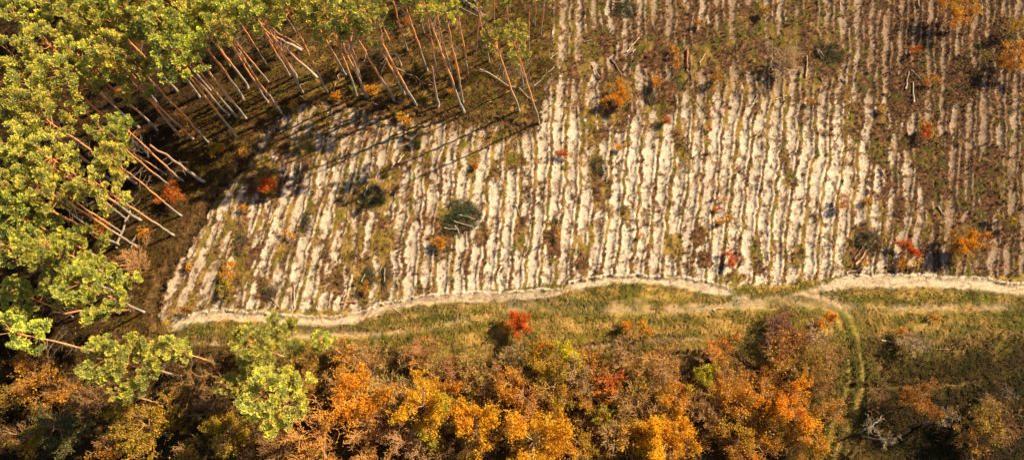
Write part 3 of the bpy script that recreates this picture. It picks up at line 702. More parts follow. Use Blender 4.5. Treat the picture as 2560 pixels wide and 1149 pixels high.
# ------------------------------------------------------------------ pines one can tell apart: (foot, top, kind, label)
G_L = 'pines standing along the left edge of the ploughed rows'
G_T = 'pines standing along the top edge of the ploughed rows'
for b, t, k, lab in [
    ((590,340),(420,120),'tall','tall pine with its foot nearest the yellow bush at the corner of the rows'),
    ((522,357),(340,160),'thin','slim pine with a small crown directly left of the corner pine by the yellow bush'),
    ((483,347),(290,170),'tall','pine with a small yellow-green crown in front of the rust coloured bush'),
    ((453,342),(245,105),'tall','long orange trunked pine rising past the rust coloured bush'),
    ((395,328),(175,120),'tall','pine with a bright round crown left of the rust coloured bush'),
    ((430,260),(210,40),'tall','pine with a bright crown and a bent orange trunk above the rust coloured bush'),
    ((615,297),(435,85),'tall','rightmost pine of the three whose feet stand close together left of the corner'),
    ((593,293),(395,30),'tall','middle pine of the three whose feet stand close together left of the corner'),
    ((573,288),(370,60),'thin','leftmost and thinnest pine of the three whose feet stand close together'),
    ((607,245),(430,-10),'tall','strongly curved orange pine behind the three with feet close together'),
    ((705,285),(545,55),'thin','bent pale pine with a large light crown touching the top left of the rows'),
    ((672,258),(520,30),'tall','pine standing just behind the bent pale pine at the top left of the rows'),
    ((575,165),(480,0),'tall','pine with a short grey trunk deep behind the light crowned pine'),
    ((742,193),(590,-30),'mid','straight orange pine left of the leaning pine at the forest edge'),
    ((725,190),(600,0),'thin','thin pale pine beside the straight orange pine left of the leaning one'),
    ((672,207),(560,60),'thin','slim grey pine with its crown among the light crowns at the upper left'),
    ((665,160),(570,0),'thin','slim dark grey pine behind the light crowns at the upper left'),
    ((741,84),(650,-60),'thin','orange pine standing alone near the top edge left of centre'),
    ((702,77),(610,-50),'thin','grey footed pine near the top edge beside the lone orange one'),
    ((865,187),(715,-60),'mid','long slim pale pine leaning out of the top edge left of the crown cluster'),
    ((918,242),(795,0),'mid','orange pine standing left of the orange shrub and under the green crown cluster'),
    ((985,250),(850,20),'mid','curved pine whose crown is the brightest of the cluster at the top centre'),
    ((1040,260),(900,20),'mid','thick pale pine with many dead side branches right of the orange shrub'),
    ((1011,233),(915,30),'thin','thin dark pine just left of the thick pale one with dead side branches'),
    ((1002,162),(930,-20),'thin','slim pine behind the thick pale one with dead side branches'),
    ((1018,124),(960,-60),'thin','bent orange pine near the top edge above the orange sapling'),
    ((1068,175),(1000,-60),'thin','straight orange pine right of the orange sapling at the top'),
    ((1090,178),(1060,-20),'thin','slim pine beside the broken dead trunk, behind it'),
    ((1158,257),(1115,10),'thin','stout orange pine at the furrow right of the broken dead trunk'),
    ((1160,280),(1050,-40),'thin','thin pale bowed pine whose foot stands furthest into the grass right of the broken trunk'),
    ((1128,185),(1085,-40),'thin','thin pine behind the stout orange one at the furrow'),
    ((1172,192),(1135,-20),'thin','slim slightly crooked pine right of the stout orange one'),
    ((1189,125),(1200,-40),'thin','dark footed pine standing in the gap left of the small green crowns'),
    ((1222,152),(1190,-30),'thin','thin pale pine just left of the small green crowns at the end of the wood'),
    ((1060,82),(1025,-60),'thin','orange pine near the top edge right of the orange sapling'),
    ((970,160),(930,10),'thin','short slim pine half hidden below the crown cluster'),
    ((902,195),(810,-20),'thin','pine with a reddish trunk left of the crown cluster'),
    ((870,145),(800,-30),'thin','grey footed pine under the dark crowns left of centre'),
    ((1298,278),(1235,70),'mid','bowed slender pine with a small green crown, second from the end of the wood'),
    ((1347,308),(1285,100),'mid','last pine of the wood, bowed, with a small light green crown over the grass'),
    ((1308,215),(1290,60),'thin','dark short looking pine behind the last pine of the wood'),
    ((1322,125),(1316,-40),'thin','slender orange pine standing above the last green crown at the top'),
    ((1352,85),(1360,-30),'thin','thin dark pine nearest the rows at the top edge'),
    ((1338,62),(1338,-40),'thin','thin dark pine behind the one nearest the rows at the top edge'),
    ((1270,70),(1262,-30),'thin','slim pine above the small green crowns at the top edge'),
    ((1235,45),(1225,-50),'thin','grey slim pine at the top edge left of the last ones'),
    ((1150,60),(1125,-60),'mid','pine with a green crown at the top edge over the fallen trunks'),
    ((435,588),(225,455),'tall','long orange pine leaning over the white fallen poles at the left edge of the rows'),
    ((455,540),(255,385),'tall','orange pine directly left of the ditch and right of the white fallen poles'),
    ((435,473),(240,320),'tall','pine beside the bright orange bush at the left'),
    ((458,453),(300,310),'thin','forked looking slim pine just above the bright orange bush'),
    ((415,437),(300,360),'thin','thin grey pine left of the bright orange bush'),
    ((320,552),(110,385),'tall','pine whose grey foot stands above the white fallen poles'),
    ((307,585),(150,470),'tall','pine whose foot stands beside the white fallen poles'),
    ((222,565),(50,430),'tall','pine with a dark green crown at the far left above the big pine'),
    ((362,780),(185,700),'wide','big bright spreading pine nearest the lower left corner of the rows'),
    ((300,705),(90,600),'wide','big bright pine just behind the spreading one at the lower left'),
    ((180,790),(20,720),'wide','dark green shaded pine at the far left below the big bright ones'),
    ((460,940),(235,890),'wide','broad yellow-green pine below the start of the sandy road'),
    ((550,910),(430,870),'tall','small pale green pine between the two broad ones below the sandy road'),
    ((730,905),(620,850),'wide','light green pine touching the lower side of the sandy road'),
    ((770,1040),(645,975),'wide','large blue-green pine left of the big orange tree'),
    ((660,985),(565,955),'tall','small blue-green pine in front of the large one beside the orange tree'),
    ((865,890),(800,850),'tall','small fresh green pine right of the light one, above the big orange tree'),
    ((420,1010),(290,985),'tall','shaded dark green pine below the broad yellow-green one'),
    ]:
    hm = 18.5; hn = 9
    if 'small fresh green' in lab: hm = 6; hn = 3
    if lab.startswith('small'): hm = 9; hn = 5
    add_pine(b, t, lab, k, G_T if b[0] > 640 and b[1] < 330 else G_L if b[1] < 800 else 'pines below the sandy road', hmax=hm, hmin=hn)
# crowns of the closed wood, top left: (top, height, label)
DEEP = [(t, 16) for t in [(30,20),(165,20),(300,5),(395,15),(30,125),(105,95),(50,190),(130,170),(15,255),(85,262),(15,345),(95,375),(20,450),(80,455),(510,-5),(620,-10),(335,-15),(230,-15),(450,-25),(120,-15),(0,520),(700,-10),(790,0),(0,600),(10,810)]]
for i, (t, h) in enumerate(DEEP):
    add_pine(None, t, 'pine of the closed wood showing its yellow-green crown but not its foot', 'tall', 'crowded pines of the closed wood', h=h)
# the wood goes on beyond the picture; these trees shade it
r5 = np.random.default_rng(5); out = []
for i in range(900):
    x = r5.uniform(-86, 4); y = r5.uniform(-14, 92); px, py = pix(x, y)
    inside = (-30 < px < 2590) and (-25 < py < 1170)
    if inside or (x > -50 and y < 52) or py > 1160 and x > -48: continue
    if min([9e9] + [(x - a) ** 2 + (y - b) ** 2 for a, b in out]) < 4.6 ** 2: continue
    if len(out) > 70: break
    out.append((x, y))
for x, y in out:
    px, py = pix(x, y)
    add_pine((px, py), (px, py), 'pine of the wood beyond the edge of the picture', 'tall', 'pines beyond the edge of the picture', h=16)
# snags
def snag(b, t, label, hh, col=(.30,.15,.08)):
    bx, by = at(*b); tx, ty = at(t[0], t[1], hh); r = np.random.default_rng(int(b[0]))
    m = MB(); z = np.linspace(0, 1, 9); P = np.stack([(tx - bx) * z, (ty - by) * z, hh * z], 1); P[1:-1, :2] += r.normal(0, .06, (7, 2))
    m.tube(P, np.linspace(.17, .09, 9), np.array([GREYB * 1.2 * (1 - q) + np.array(col) * q for q in z]), 8)
    for i in range(7):
        f = r.uniform(2, 8); bb = np.array([np.interp(f, np.arange(9), P[:, k]) for k in range(3)]); a = r.uniform(0, 6.28)
        p, _ = wander(bb, (math.cos(a), math.sin(a), .1), r.uniform(.3, 1.3), 3, .2, r); m.tube(p, np.linspace(.03, .012, 4), DEADB, 4)
    rt = link('dead_tree', m.mesh('dead_trunk', M_wood, True)); rt.location = (float(bx), float(by), float(gz(bx, by)[0]) - .05)
    tag(rt, label, 'dead tree')
snag((1095,267), (1080,165), 'broken reddish dead trunk standing in the grass at the top centre', 6)
snag((901,195), (866,70), 'reddish leaning dead pine trunk left of the crown cluster', 8, (.42,.14,.05))
snag((511,455), (375,362), 'leaning bare dead pine with exposed roots at the upper left end of the ditch', 9, (.36,.2,.11))
snag((792,193), (655,68), 'reddish crownless pine trunk leaning far to the left near the top of the rows', 10, (.42,.15,.06))
snag((757,127), (645,72), 'dead reddish trunk with its root plate lying half raised behind the leaning one', 5, (.36,.14,.07))

# ------------------------------------------------------------------ broadleaved trees and bushes below the road
T = add_tree
GB = 'autumn trees below the road'
T(845,965,85,8,ORG+GOLD,6000,'big bright orange tree beside the large blue-green pine',group=GB,base=(945,1003),bark=B_PALE)
T(1055,1000,72,8,YEL+[LIME[0]],5500,'tall golden yellow tree right of the big orange one',group=GB)
T(1050,1085,45,6,YEL+LIME,2000,'yellow-green tree below the tall golden one at the bottom edge',group=GB)
T(1185,1050,72,7,GOLD+YEL,4300,'rounded gold tree left of the large yellow one at the bottom centre',group=GB)
T(1110,980,42,5,RED+ORG+DUL,1300,'red-orange bush between the tall golden tree and the rounded gold one',group=GB)
T(1345,1085,95,8,YEL+GOLD,7800,'large bright yellow tree at the bottom centre',group=GB,bark=B_PALE)
T(1690,1080,80,8,YEL+GOLD+[OLV[3]],6500,'large yellow tree at the bottom right of centre',group=GB)
T(1590,1095,55,6,GOLD+YEL+OLV,2400,'mixed gold tree just left of the large yellow one at the bottom right of centre',group=GB)
T(1555,1060,34,5,ORG+DUL,800,'small orange-brown tree above the mixed gold one',group=GB,bark=B_PALE)
T(1985,1030,62,7,ORG+GOLD,4200,'bright orange tree left of the grass track at the bottom',group=GB)
T(2040,1095,52,6,ORG+OLV,1900,'dull orange tree below the bright orange one beside the grass track',group=GB)
T(1935,1000,38,5,ORG+DUL,1200,'small orange tree left of the bright orange one by the grass track',group=GB)
T(1290,985,56,6,ORG+DUL+[GOLD[0]],1900,'orange-brown thinly leaved tree above the large yellow one',group=GB,bark=B_PALE)
T(1425,888,38,4.5,LEM,2400,'lemon yellow bush in the middle below the track',group=GB)
T(1345,910,58,5,GOLD+OLV,2200,'olive-gold bush left of the lemon yellow one',group=GB)
T(1380,985,62,6,OLV+DUL,1500,'dull olive thinly leaved tree below the lemon yellow bush',group=GB,bark=B_PALE)
T(1520,970,36,4,RED+ORG,420,'small coral red twiggy bush in the bare thicket',group=GB,bark=np.array([.50,.16,.05]),mult=4,twigr=.02)
T(1768,935,30,4,LIME+LEM,1200,'lime yellow bush beside the tan bushes right of centre',group=GB)
T(1820,945,32,3.5,ORG+DUL,500,'tan-orange bush right of the lime yellow one',group=GB,bark=B_TAN*1.15,mult=4)
T(1790,885,32,3.5,ORG,380,'pale orange twiggy bush above the lime yellow one',group=GB,bark=B_TAN*1.2,mult=4)
T(1510,1050,34,4,LIME+OLV,900,'green-yellow bush among bare branches at the bottom',group=GB)
T(1700,990,48,5,GOLD+OLV,1300,'gold and olive bush above the large yellow tree right of centre',group=GB)
T(1850,1000,55,6,OLV+DUL+[GOLD[0]],1700,'brown-gold tree in the thicket between the yellow and the bright orange tree',group=GB)
T(1830,1090,58,6,DUL+[ORG[0]]+OLV,2100,'rusty brown tree at the bottom between the yellow and the orange tree',group=GB)
T(1900,1060,40,5,DUL+OLV,900,'dark brown bush left of the dull orange tree at the bottom',group=GB)
T(1920,1120,44,5,ORG+DUL,1100,'orange-brown tree at the bottom edge left of the dull orange one',group=GB)
T(1450,1120,44,5,DUL+OLV,900,'brown-olive bush right of the large bright yellow tree at the bottom edge',group=GB)
T(2310,1005,45,5,[(.46,.20,.02),(.36,.15,.02)],1700,'rusty orange tree standing alone in the dark grass at the lower right',group=GB)
T(2480,1060,55,5,OLV,900,'dull olive bush in the dark lower right corner',group=GB)
T(2440,1100,38,4,DUL,500,'dark brown bush near the dark lower right corner',group=GB)
GL = 'undergrowth at the lower left'
T(85,925,55,6,ORG+DUL,1300,'thinly leaved orange tree left of the broad yellow-green pine',group=GL)
T(140,965,50,5,DUL+[ORG[0]],1200,'rust coloured bush between the orange tree and the broad yellow-green pine',group=GL)
T(30,985,45,5,OLV+[ORG[0]],900,'dull gold bush at the far lower left edge',group=GL)
T(150,1080,62,7,[(.10,.11,.035),(.14,.13,.04),(.08,.09,.03)],3400,'dark grey-green tree at the bottom left',group=GL)
T(60,1090,50,5,OLV+DUL,1200,'brown bush in the bottom left corner',group=GL)
T(365,1085,78,7,OLV,3600,'wide olive-gold tree at the bottom left',group=GL)
T(570,1085,66,7,OLV,2900,'olive yellow tree below the large blue-green pine',group=GL)
T(470,1100,40,5,OLV+DUL,700,'small olive tree between the wide olive-gold and the olive yellow one',group=GL)
T(255,1110,44,5,DUL,900,'dark brown bush between the grey-green and the olive-gold tree',group=GL)
GF = 'orange and yellow bushes'
T(505,975,56,5,DUL,260,'fan of bare brown twigs below the small pale green pine',name='bare_bush',cat='bush',group='bare bushes and trees',bark=B_TAN*.9,mult=5,twigr=.02)
def bare(px, py, r, h, label, bark=B_TAN, cols=DUL, leaf=0, mult=5, base=None, tw=.024, nm='bare_bush'):
    return T(px,py,r,h,cols,leaf,label,name=nm,cat='bush' if nm == 'bare_bush' else 'tree',group='bare bushes and trees',bark=bark,mult=mult,base=base,twigr=tw,open_=.7,parts=('branches','dry_leaves'))
bare(1660,915,55,3.5,'dry tan bush with orange tinge on the slope right of centre',B_TAN*1.35,ORG,260)
bare(1610,1005,58,4,'wide dry straw coloured bush in the thicket right of the coral one',B_TAN*1.3)
bare(1560,890,40,3,'dry pale bush right of the lemon yellow one',B_TAN*1.2)
bare(1195,912,40,4,'round spiky bare bush with a few yellow-green leaves',B_TAN*1.25,LIME,420,6)
bare(1130,930,46,4,'reddish bare bush left of the round spiky one',B_RUST*1.1,DUL,200)
bare(1240,950,36,4,'brown bare bush right of the round spiky one',B_TAN,DUL,120)
bare(985,960,56,6,'bare tree with pale straight limbs between the orange and the golden tree',B_PALE*1.05,LIME,220,2,base=(1015,985),nm='bare_tree')
bare(980,1040,40,4,'rusty bare bush right of the big orange tree',B_RUST*1.2,ORG,260)
bare(950,1085,62,5,'grey twiggy bush below the bare pale limbed tree',B_TAN*.9,DUL,200,3)
bare(770,1095,88,7,'wide bare tree with orange-gold limbs at the bottom left of centre',np.array([.55,.27,.08]),ORG,600,2,nm='bare_tree',tw=.03)
bare(900,1110,60,6,'golden bare tree right of the wide orange limbed one at the bottom',np.array([.50,.26,.09]),GOLD,380,2,nm='bare_tree',tw=.028)
bare(1000,1125,50,6,'bare tree with fine branches at the bottom edge below the golden tree',np.array([.44,.25,.11]),DUL,180,3,nm='bare_tree',tw=.026)
bare(1440,960,50,6,'bare pale limbed tree below the lemon yellow bush',B_PALE,DUL,130,2,nm='bare_tree',tw=.028)
bare(1330,1010,46,6,'crooked bare tree with orange bark above the large bright yellow tree',np.array([.46,.24,.10]),ORG,300,2,nm='bare_tree',tw=.028)
bare(1500,1105,48,6,'bare tree reaching over the gap between the bright yellow and mixed gold tree',B_PALE,DUL,160,2,nm='bare_tree')
bare(930,900,48,3,'low dry tangle of twigs just below the sandy second track',B_TAN*1.2,LIME,120)
bare(1050,875,50,3,'low dry orange tangle right of the first tangle below the track',B_RUST*1.2,ORG,160)
bare(1100,905,34,3,'low yellowish tangle left of the spiky bush',B_TAN*1.2,LIME,200)
bare(1290,890,30,2.5,'pinkish dry low bush left of the olive-gold bush',B_PALE*.9)
bare(1760,1040,38,5,'bare bush beside the large yellow tree right of centre',B_TAN,DUL,160)
bare(560,1010,46,5,'bare brown crown between the blue-green pine and the olive trees',B_TAN*.8)
bare(690,1115,50,5,'dark bare bush below the large blue-green pine',B_TAN*.8,DUL,200)
bare(230,1010,46,5,'dark bare bush below the rust coloured one at the lower left',B_TAN*.7)
bare(1965,850,56,2.2,'dark purplish bramble patch right of the meadow',np.array([.20,.10,.075]),DUL,500,8)
bare(1950,800,34,2,'reddish low bush above the dark bramble patch',np.array([.24,.12,.08]),ORG,140,7)
bare(2052,838,28,2.5,'spreading grey bare bush left of the grass track',B_GREY*1.35,GOLD,60,8,tw=.02)
bare(2290,842,26,2.5,'spreading grey-pink bare bush with an orange tuft on the right meadow',B_GREY*1.35,ORG,0,8,tw=.02)
bare(1965,150,40,2.5,'grey bare bush dotted with yellow leaves in the upper right of the rows',B_GREY*1.5,YEL,90,8,tw=.02)
bare(2185,1065,28,6,'white barked bare birch at the lower right beside the end of the grass track',B_WHITE,DUL,0,2,base=(2150,1085),nm='bare_tree',tw=.018)
bare(2495,985,20,5,'pale bare birch near the right edge of the dark grass',B_WHITE*.8,DUL,0,2,nm='bare_tree')
bare(2360,1052,26,5,'small pale bare birch right below the rusty orange tree',B_WHITE*.9,DUL,0,1,nm='bare_tree')
bare(2520,1040,40,5,'brown bare bush in the lower right corner',B_TAN*.7,DUL,150,3)
bare(345,650,46,2.0,'low straw coloured bare brush beside the white fallen poles',B_TAN*1.3,DUL,0,6)
bare(2210,1010,40,2.5,'dark bare bush between the grass track and the rusty orange tree',B_TAN*.6)
def bush(px, py, r, h, cols, leaf, label, mult=3, size=.12, bark=B_TAN*.8):
    return T(px,py,r,h,cols,leaf,label,name='bush',cat='bush',group=GF,mult=mult,size=size,bark=bark,open_=.8,parts=('stems','foliage'))
for a in [
    (1303,808,30,2.6,RED,2600,'vivid red-orange round bush on the meadow below the track'),
    (1250,802,9,1.2,YEL,160,'small yellow bush above left of the vivid red-orange one'),(1272,824,9,1.2,GOLD,160,'small golden bush left of the vivid red-orange one'),
    (1590,822,20,2,ORG+GOLD,700,'orange bush on the meadow right of the vivid red-orange one'),(1559,813,9,1,LIME,130,'small green-yellow bush left of the orange one on the meadow'),
    (1840,838,14,1.4,ORG,160,'small orange bush left of the bramble patch'),
    (2068,803,18,2,YEL+GOLD,700,'golden bush at the bend of the grass track'),(2018,825,10,1.2,YEL,160,'small yellow bush between the brambles and the grey bare bush'),
    (2265,832,13,1.6,ORG,300,'orange tuft left of the grey-pink bare bush on the right meadow'),(2338,790,8,1,GOLD,100,'tiny golden bush on the grass right of the track junction'),
    (1545,232,34,2.4,ORG+GOLD,1500,'orange and gold bush among the rows right of the wood'),(1510,255,14,1.2,ORG,180,'small orange bush at the lower left of the orange and gold one'),
    (1640,203,12,1.4,GOLD,260,'golden bush right of the orange and gold one in the rows'),
    (1688,118,7,1.1,ORG,90,'topmost of three small orange tufts along one row'),(1688,138,8,1.1,ORG,100,'middle one of three small orange tufts along one row'),(1690,160,8,1.1,GOLD,110,'lowest of three small orange tufts along one row'),
    (1785,193,16,1.5,ORG+DUL,260,'thin orange bush in the rows near the upper middle right'),(1752,56,12,1.3,ORG,150,'orange sprig near the top edge right of the middle'),
    (1910,32,16,1.6,OLV+GOLD,300,'olive-gold bush at the top edge'),
    (2392,20,44,4,[(.50,.36,.02),(.38,.28,.02)]+GOLD,2600,'yellow tree crown at the top edge on the right'),(2548,140,34,4,ORG+GOLD,1500,'orange tree at the right edge near the top'),
    (2500,165,24,3,DUL,500,'brown bush left of the orange tree at the right edge'),(2555,60,26,3,OLV,600,'olive bush above the orange tree at the right edge'),
    (2432,588,30,3.2,GOLD,1600,'bright orange-gold tree in the lower right part of the rows'),(2395,600,30,2.6,OLV+DUL,800,'brown-gold bush left of the bright orange-gold tree in the rows'),
    (2385,628,9,1,ORG,100,'small orange tuft below the brown-gold bush'),(2520,545,16,1.8,OLV+LEM,260,'yellow bush right of the bright orange-gold tree'),
    (2270,624,20,1.9,RED,900,'bright red bush near the right end of the sandy road'),(2261,655,12,1.3,GOLD,220,'golden bush touching the bright red one from below'),
    (2300,657,8,1,YEL,80,'tiny yellow bush right of the bright red one'),(2165,660,8,1,GOLD,90,'tiny golden bush beside the crossed poles'),
    (2322,330,17,1.7,RED+ORG,520,'red-orange bush in the brown patch on the right'),(2290,125,12,1.3,ORG+RED,180,'orange-red bush in the upper right rows'),
    (2105,505,16,1.5,ORG+GOLD,240,'thin orange bush beside a row end on the right'),(2168,500,8,1,GOLD,90,'tiny golden bush right of the thin orange one'),
    (2318,205,9,1,GOLD,90,'left one of two tiny golden tufts in the upper right rows'),(2341,200,10,1,GOLD,100,'right one of two tiny golden tufts in the upper right rows'),
    (2208,270,8,1,YEL,80,'tiny yellow tuft in the upper right rows'),(1955,140,12,1.2,YEL,120,'yellow tuft in front of the grey bare bush in the upper right'),
    (2025,255,10,1,ORG,90,'small orange tuft left of the pair of long bright rows'),
    (678,455,30,2.0,RED+ORG,1500,'big red-orange bush at the upper left of the rows'),(566,670,17,1.6,ORG,560,'orange bush in the rows at the lower left'),
    (568,720,16,1.5,YEL+LIME,420,'yellow bush below the orange one in the rows at the lower left'),(604,517,9,1,ORG,120,'small orange tuft near the left edge of the rows'),
    (713,590,10,1.1,GOLD+ORG,150,'small golden orange bush in the rows left of centre'),(478,665,10,1.1,ORG,120,'small orange bush beside the ditch at the lower left'),
    (1412,380,12,1.2,RED,260,'small red bush on the row tops in the middle'),(1550,364,11,1.1,YEL,240,'small bright yellow bush on a sandy row in the middle'),
    (1192,410,9,1.1,RED,160,'small red bush in the rows left of the middle'),(1826,628,9,1.3,RED,150,'upper one of two vivid red bushes near the road'),(1829,652,13,1.5,RED,360,'lower one of two vivid red bushes near the road'),
    (1815,548,9,1.1,GOLD,140,'golden tuft above the two vivid red bushes'),(1798,520,7,1,RED,80,'small red tuft above the golden one'),(1802,495,7,1,GOLD,80,'small golden tuft above the small red one'),
    (1665,300,13,1.3,RED+DUL,260,'dull red bush between two rows in the middle right'),(1771,322,6,1,RED,70,'tiny red tuft right of the dull red bush'),
    (1400,582,7,1,GOLD,70,'tiny golden tuft in the rows right of the dark brush pile'),(1600,590,7,1,ORG,70,'tiny orange tuft in the rows above the road'),
    (425,480,30,2.4,[(.55,.17,.015),(.48,.12,.015)],1900,'bright orange bush under the pines at the left'),(258,172,32,3.2,[(.40,.13,.02),(.30,.10,.02)],1700,'rust coloured bush among the pines at the upper left'),
    (310,232,20,1.8,ORG+DUL,260,'thinly leaved orange bush below the rust coloured one'),(356,577,20,1.8,ORG+GOLD,380,'orange-gold bush beside the white fallen poles'),
    (252,572,26,2,DUL+ORG,460,'dull orange bush left of the white fallen poles'),(538,375,19,1.6,GOLD+OLV,700,'yellow bush at the upper left corner of the rows'),
    (610,378,14,1.2,ORG,180,'orange bush right of the yellow one at the corner of the rows'),(455,305,34,2,OLV+GOLD,620,'olive-yellow bush under the pines near the corner of the rows'),
    (928,215,19,1.6,ORG+GOLD,560,'orange shrub in the grass under the pines at the top'),(838,245,12,1.2,GOLD+ORG,260,'small golden shrub left of the orange one at the top'),
    (1003,285,14,1.2,YEL,340,'yellow shrub in the grass at the top of the rows'),(1022,300,9,1,GOLD,140,'small golden shrub beside the yellow one'),
    (848,97,13,1.4,ORG,240,'orange shrub deep under the crowns at the top'),(1013,50,9,2,ORG,240,'slim orange sapling between the trunks at the top'),
    (884,215,12,1.2,LIME,200,'small green-yellow shrub left of the orange shrub at the top'),(735,255,10,1,YEL,120,'small yellow shrub beside the foot of the bent pale pine'),
    (1172,190,8,1,RUST[None]*1.5,80,'small rust shrub among the slim pines'),(1125,222,8,1,ORG,80,'tiny orange shrub left of the stout orange pine'),
    (740,0,30,3,DUL,600,'brown undergrowth bush at the top edge'),(385,15,22,3,DUL+ORG,700,'rust-brown bush between the crowns at the top left'),
    (905,715,14,1.3,DUL,260,'brown dried bush among the rows above the road fork'),(460,770,14,1.2,DUL,160,'low brown bush at the lower left corner of the rows'),
    (300,640,16,1.4,DUL+ORG,220,'rusty bush left of the straw coloured brush'),(1100,600,22,1.2,ORG+DUL,420,'rusty bush below the dark brush pile in the rows'),
    ]:
    px, py, r_, h_, cols, leaf, lab = a
    cols = [tuple(c) for c in np.array(cols).reshape(-1, 3)]
    bush(px, py, r_, h_, cols, int(leaf * 1.0), lab)

# ------------------------------------------------------------------ heaps of cut brush: dark green twigs, sticks and poles
def heap(px, py, rx, ry, label, green=1.0, poles=()):
    x, y = map(float, at(px, py)); r = np.random.default_rng(int(px + py)); z0 = float(gz(x, y)[0])
    sc = math.hypot(math.hypot(x, y), H) / FPX; ax = rx * sc; ay = ry * sc * 1.05
    rt = empty('brush_heap', (x, y, z0)); m = MB()
    for i in range(70):
        a = r.uniform(0, 6.28); q = r.random() ** .5; p0 = (ax * q * math.cos(a), ay * q * math.sin(a), r.uniform(.02, .45) * (1 - q * .6))
        a2 = r.normal(-.4, .7) + (0 if r.random() < .7 else 1.5); p, _ = wander(p0, (math.cos(a2), math.sin(a2), r.normal(0, .12)), r.uniform(.4, 1.5), 4, .15, r)
        m.tube(p, np.linspace(.022, .009, 5), np.array([.13, .08, .05]) * r.uniform(.6, 1.6), 3)
    link('sticks', m.mesh('sticks', M_wood), rt)
    n = int(1300 * ax * ay * green); a = r.uniform(0, 6.28, n); q = r.random(n) ** .6
    P = np.stack([ax * q * np.cos(a) + r.normal(0, .08, n), ay * q * np.sin(a) + r.normal(0, .08, n), r.uniform(.0, .5, n) * (1 - q * .7)], 1)
    keep = fbm(P[:, 0] * 2.2 + px, P[:, 1] * 2.2, 3, 2) > .42; P = P[keep]; n = len(P)
    D = unit(r.normal(size=(n, 3)) + np.array([.6, -.4, .2])); C = np.array([.040, .060, .026])[None] * r.uniform(.5, 1.9, (n, 1)) + (r.random((n, 1)) < .12) * np.array([[.06, .05, .0]])
    f = MB(); f.diamonds(P, D, r.uniform(.12, .26, n), .05, C, r); link('green_twigs', f.mesh('green_twigs', M_needle), rt)
    for (p, q_) in poles:
        x1, y1 = at(*p); x2, y2 = at(*q_); pm = MB(); pts = np.linspace([float(x1) - x, float(y1) - y, .30], [float(x2) - x, float(y2) - y, .42], 5)
        pts[1:-1] += r.normal(0, .03, (3, 3)); pm.tube(pts, np.linspace(.055, .04, 5), np.array([.38, .31, .22]), 6); link('pole', pm.mesh('pole', M_wood, True), rt)
    tag(rt, label, 'brush heap', 'heaps of cut brush in the rows')
heap(1152,540,48,44,'large dark green brush heap with pale poles in the middle of the rows',1.2,[((1112,572),(1142,577)),((1135,555),(1182,570)),((1150,540),(1188,552)),((1138,566),(1150,588))])
heap(930,490,26,32,'dark green brush heap with white sticks left of the large one',1.4,[((912,492),(922,466)),((895,505),(906,512))])
heap(1495,415,18,28,'brush heap with a white forked stick between the bright rows',.9,[((1505,418),(1518,412)),((1507,420),(1510,438))])
heap(2070,135,36,26,'grey brush heap in the upper right of the rows',.9,[((2040,128),(2054,148))])
heap(920,690,14,22,'narrow dark brush heap above the road fork',1.2,[((905,705),(914,688))])
heap(962,690,8,30,'narrow dark brush strip with a pale pole beside a bright row',1.2,[((963,672),(963,706))])
heap(667,730,16,16,'small dark brush heap at the lower left of the rows',1.1)
heap(765,555,9,26,'thin dark brush strip left of centre in the rows',1.2)
heap(748,425,12,16,'dark brush heap near the upper left of the rows',1.0,[((752,432),(755,410))])
heap(600,605,12,34,'long dark green brush strip near the left edge of the rows',1.0)
heap(1560,20,34,24,'dark brush heap at the top edge of the rows',.8,[((1530,5),(1560,10))])
heap(1625,240,14,26,'dark brush heap right of the orange and gold bush',.9)
heap(2165,600,26,26,'brush heap beside the crossed poles on the right',.9)
heap(1155,10,40,24,'heap of fallen branches under the pines at the top centre',.8,[((1150,0),(1200,35)),((1130,10),(1195,45))])

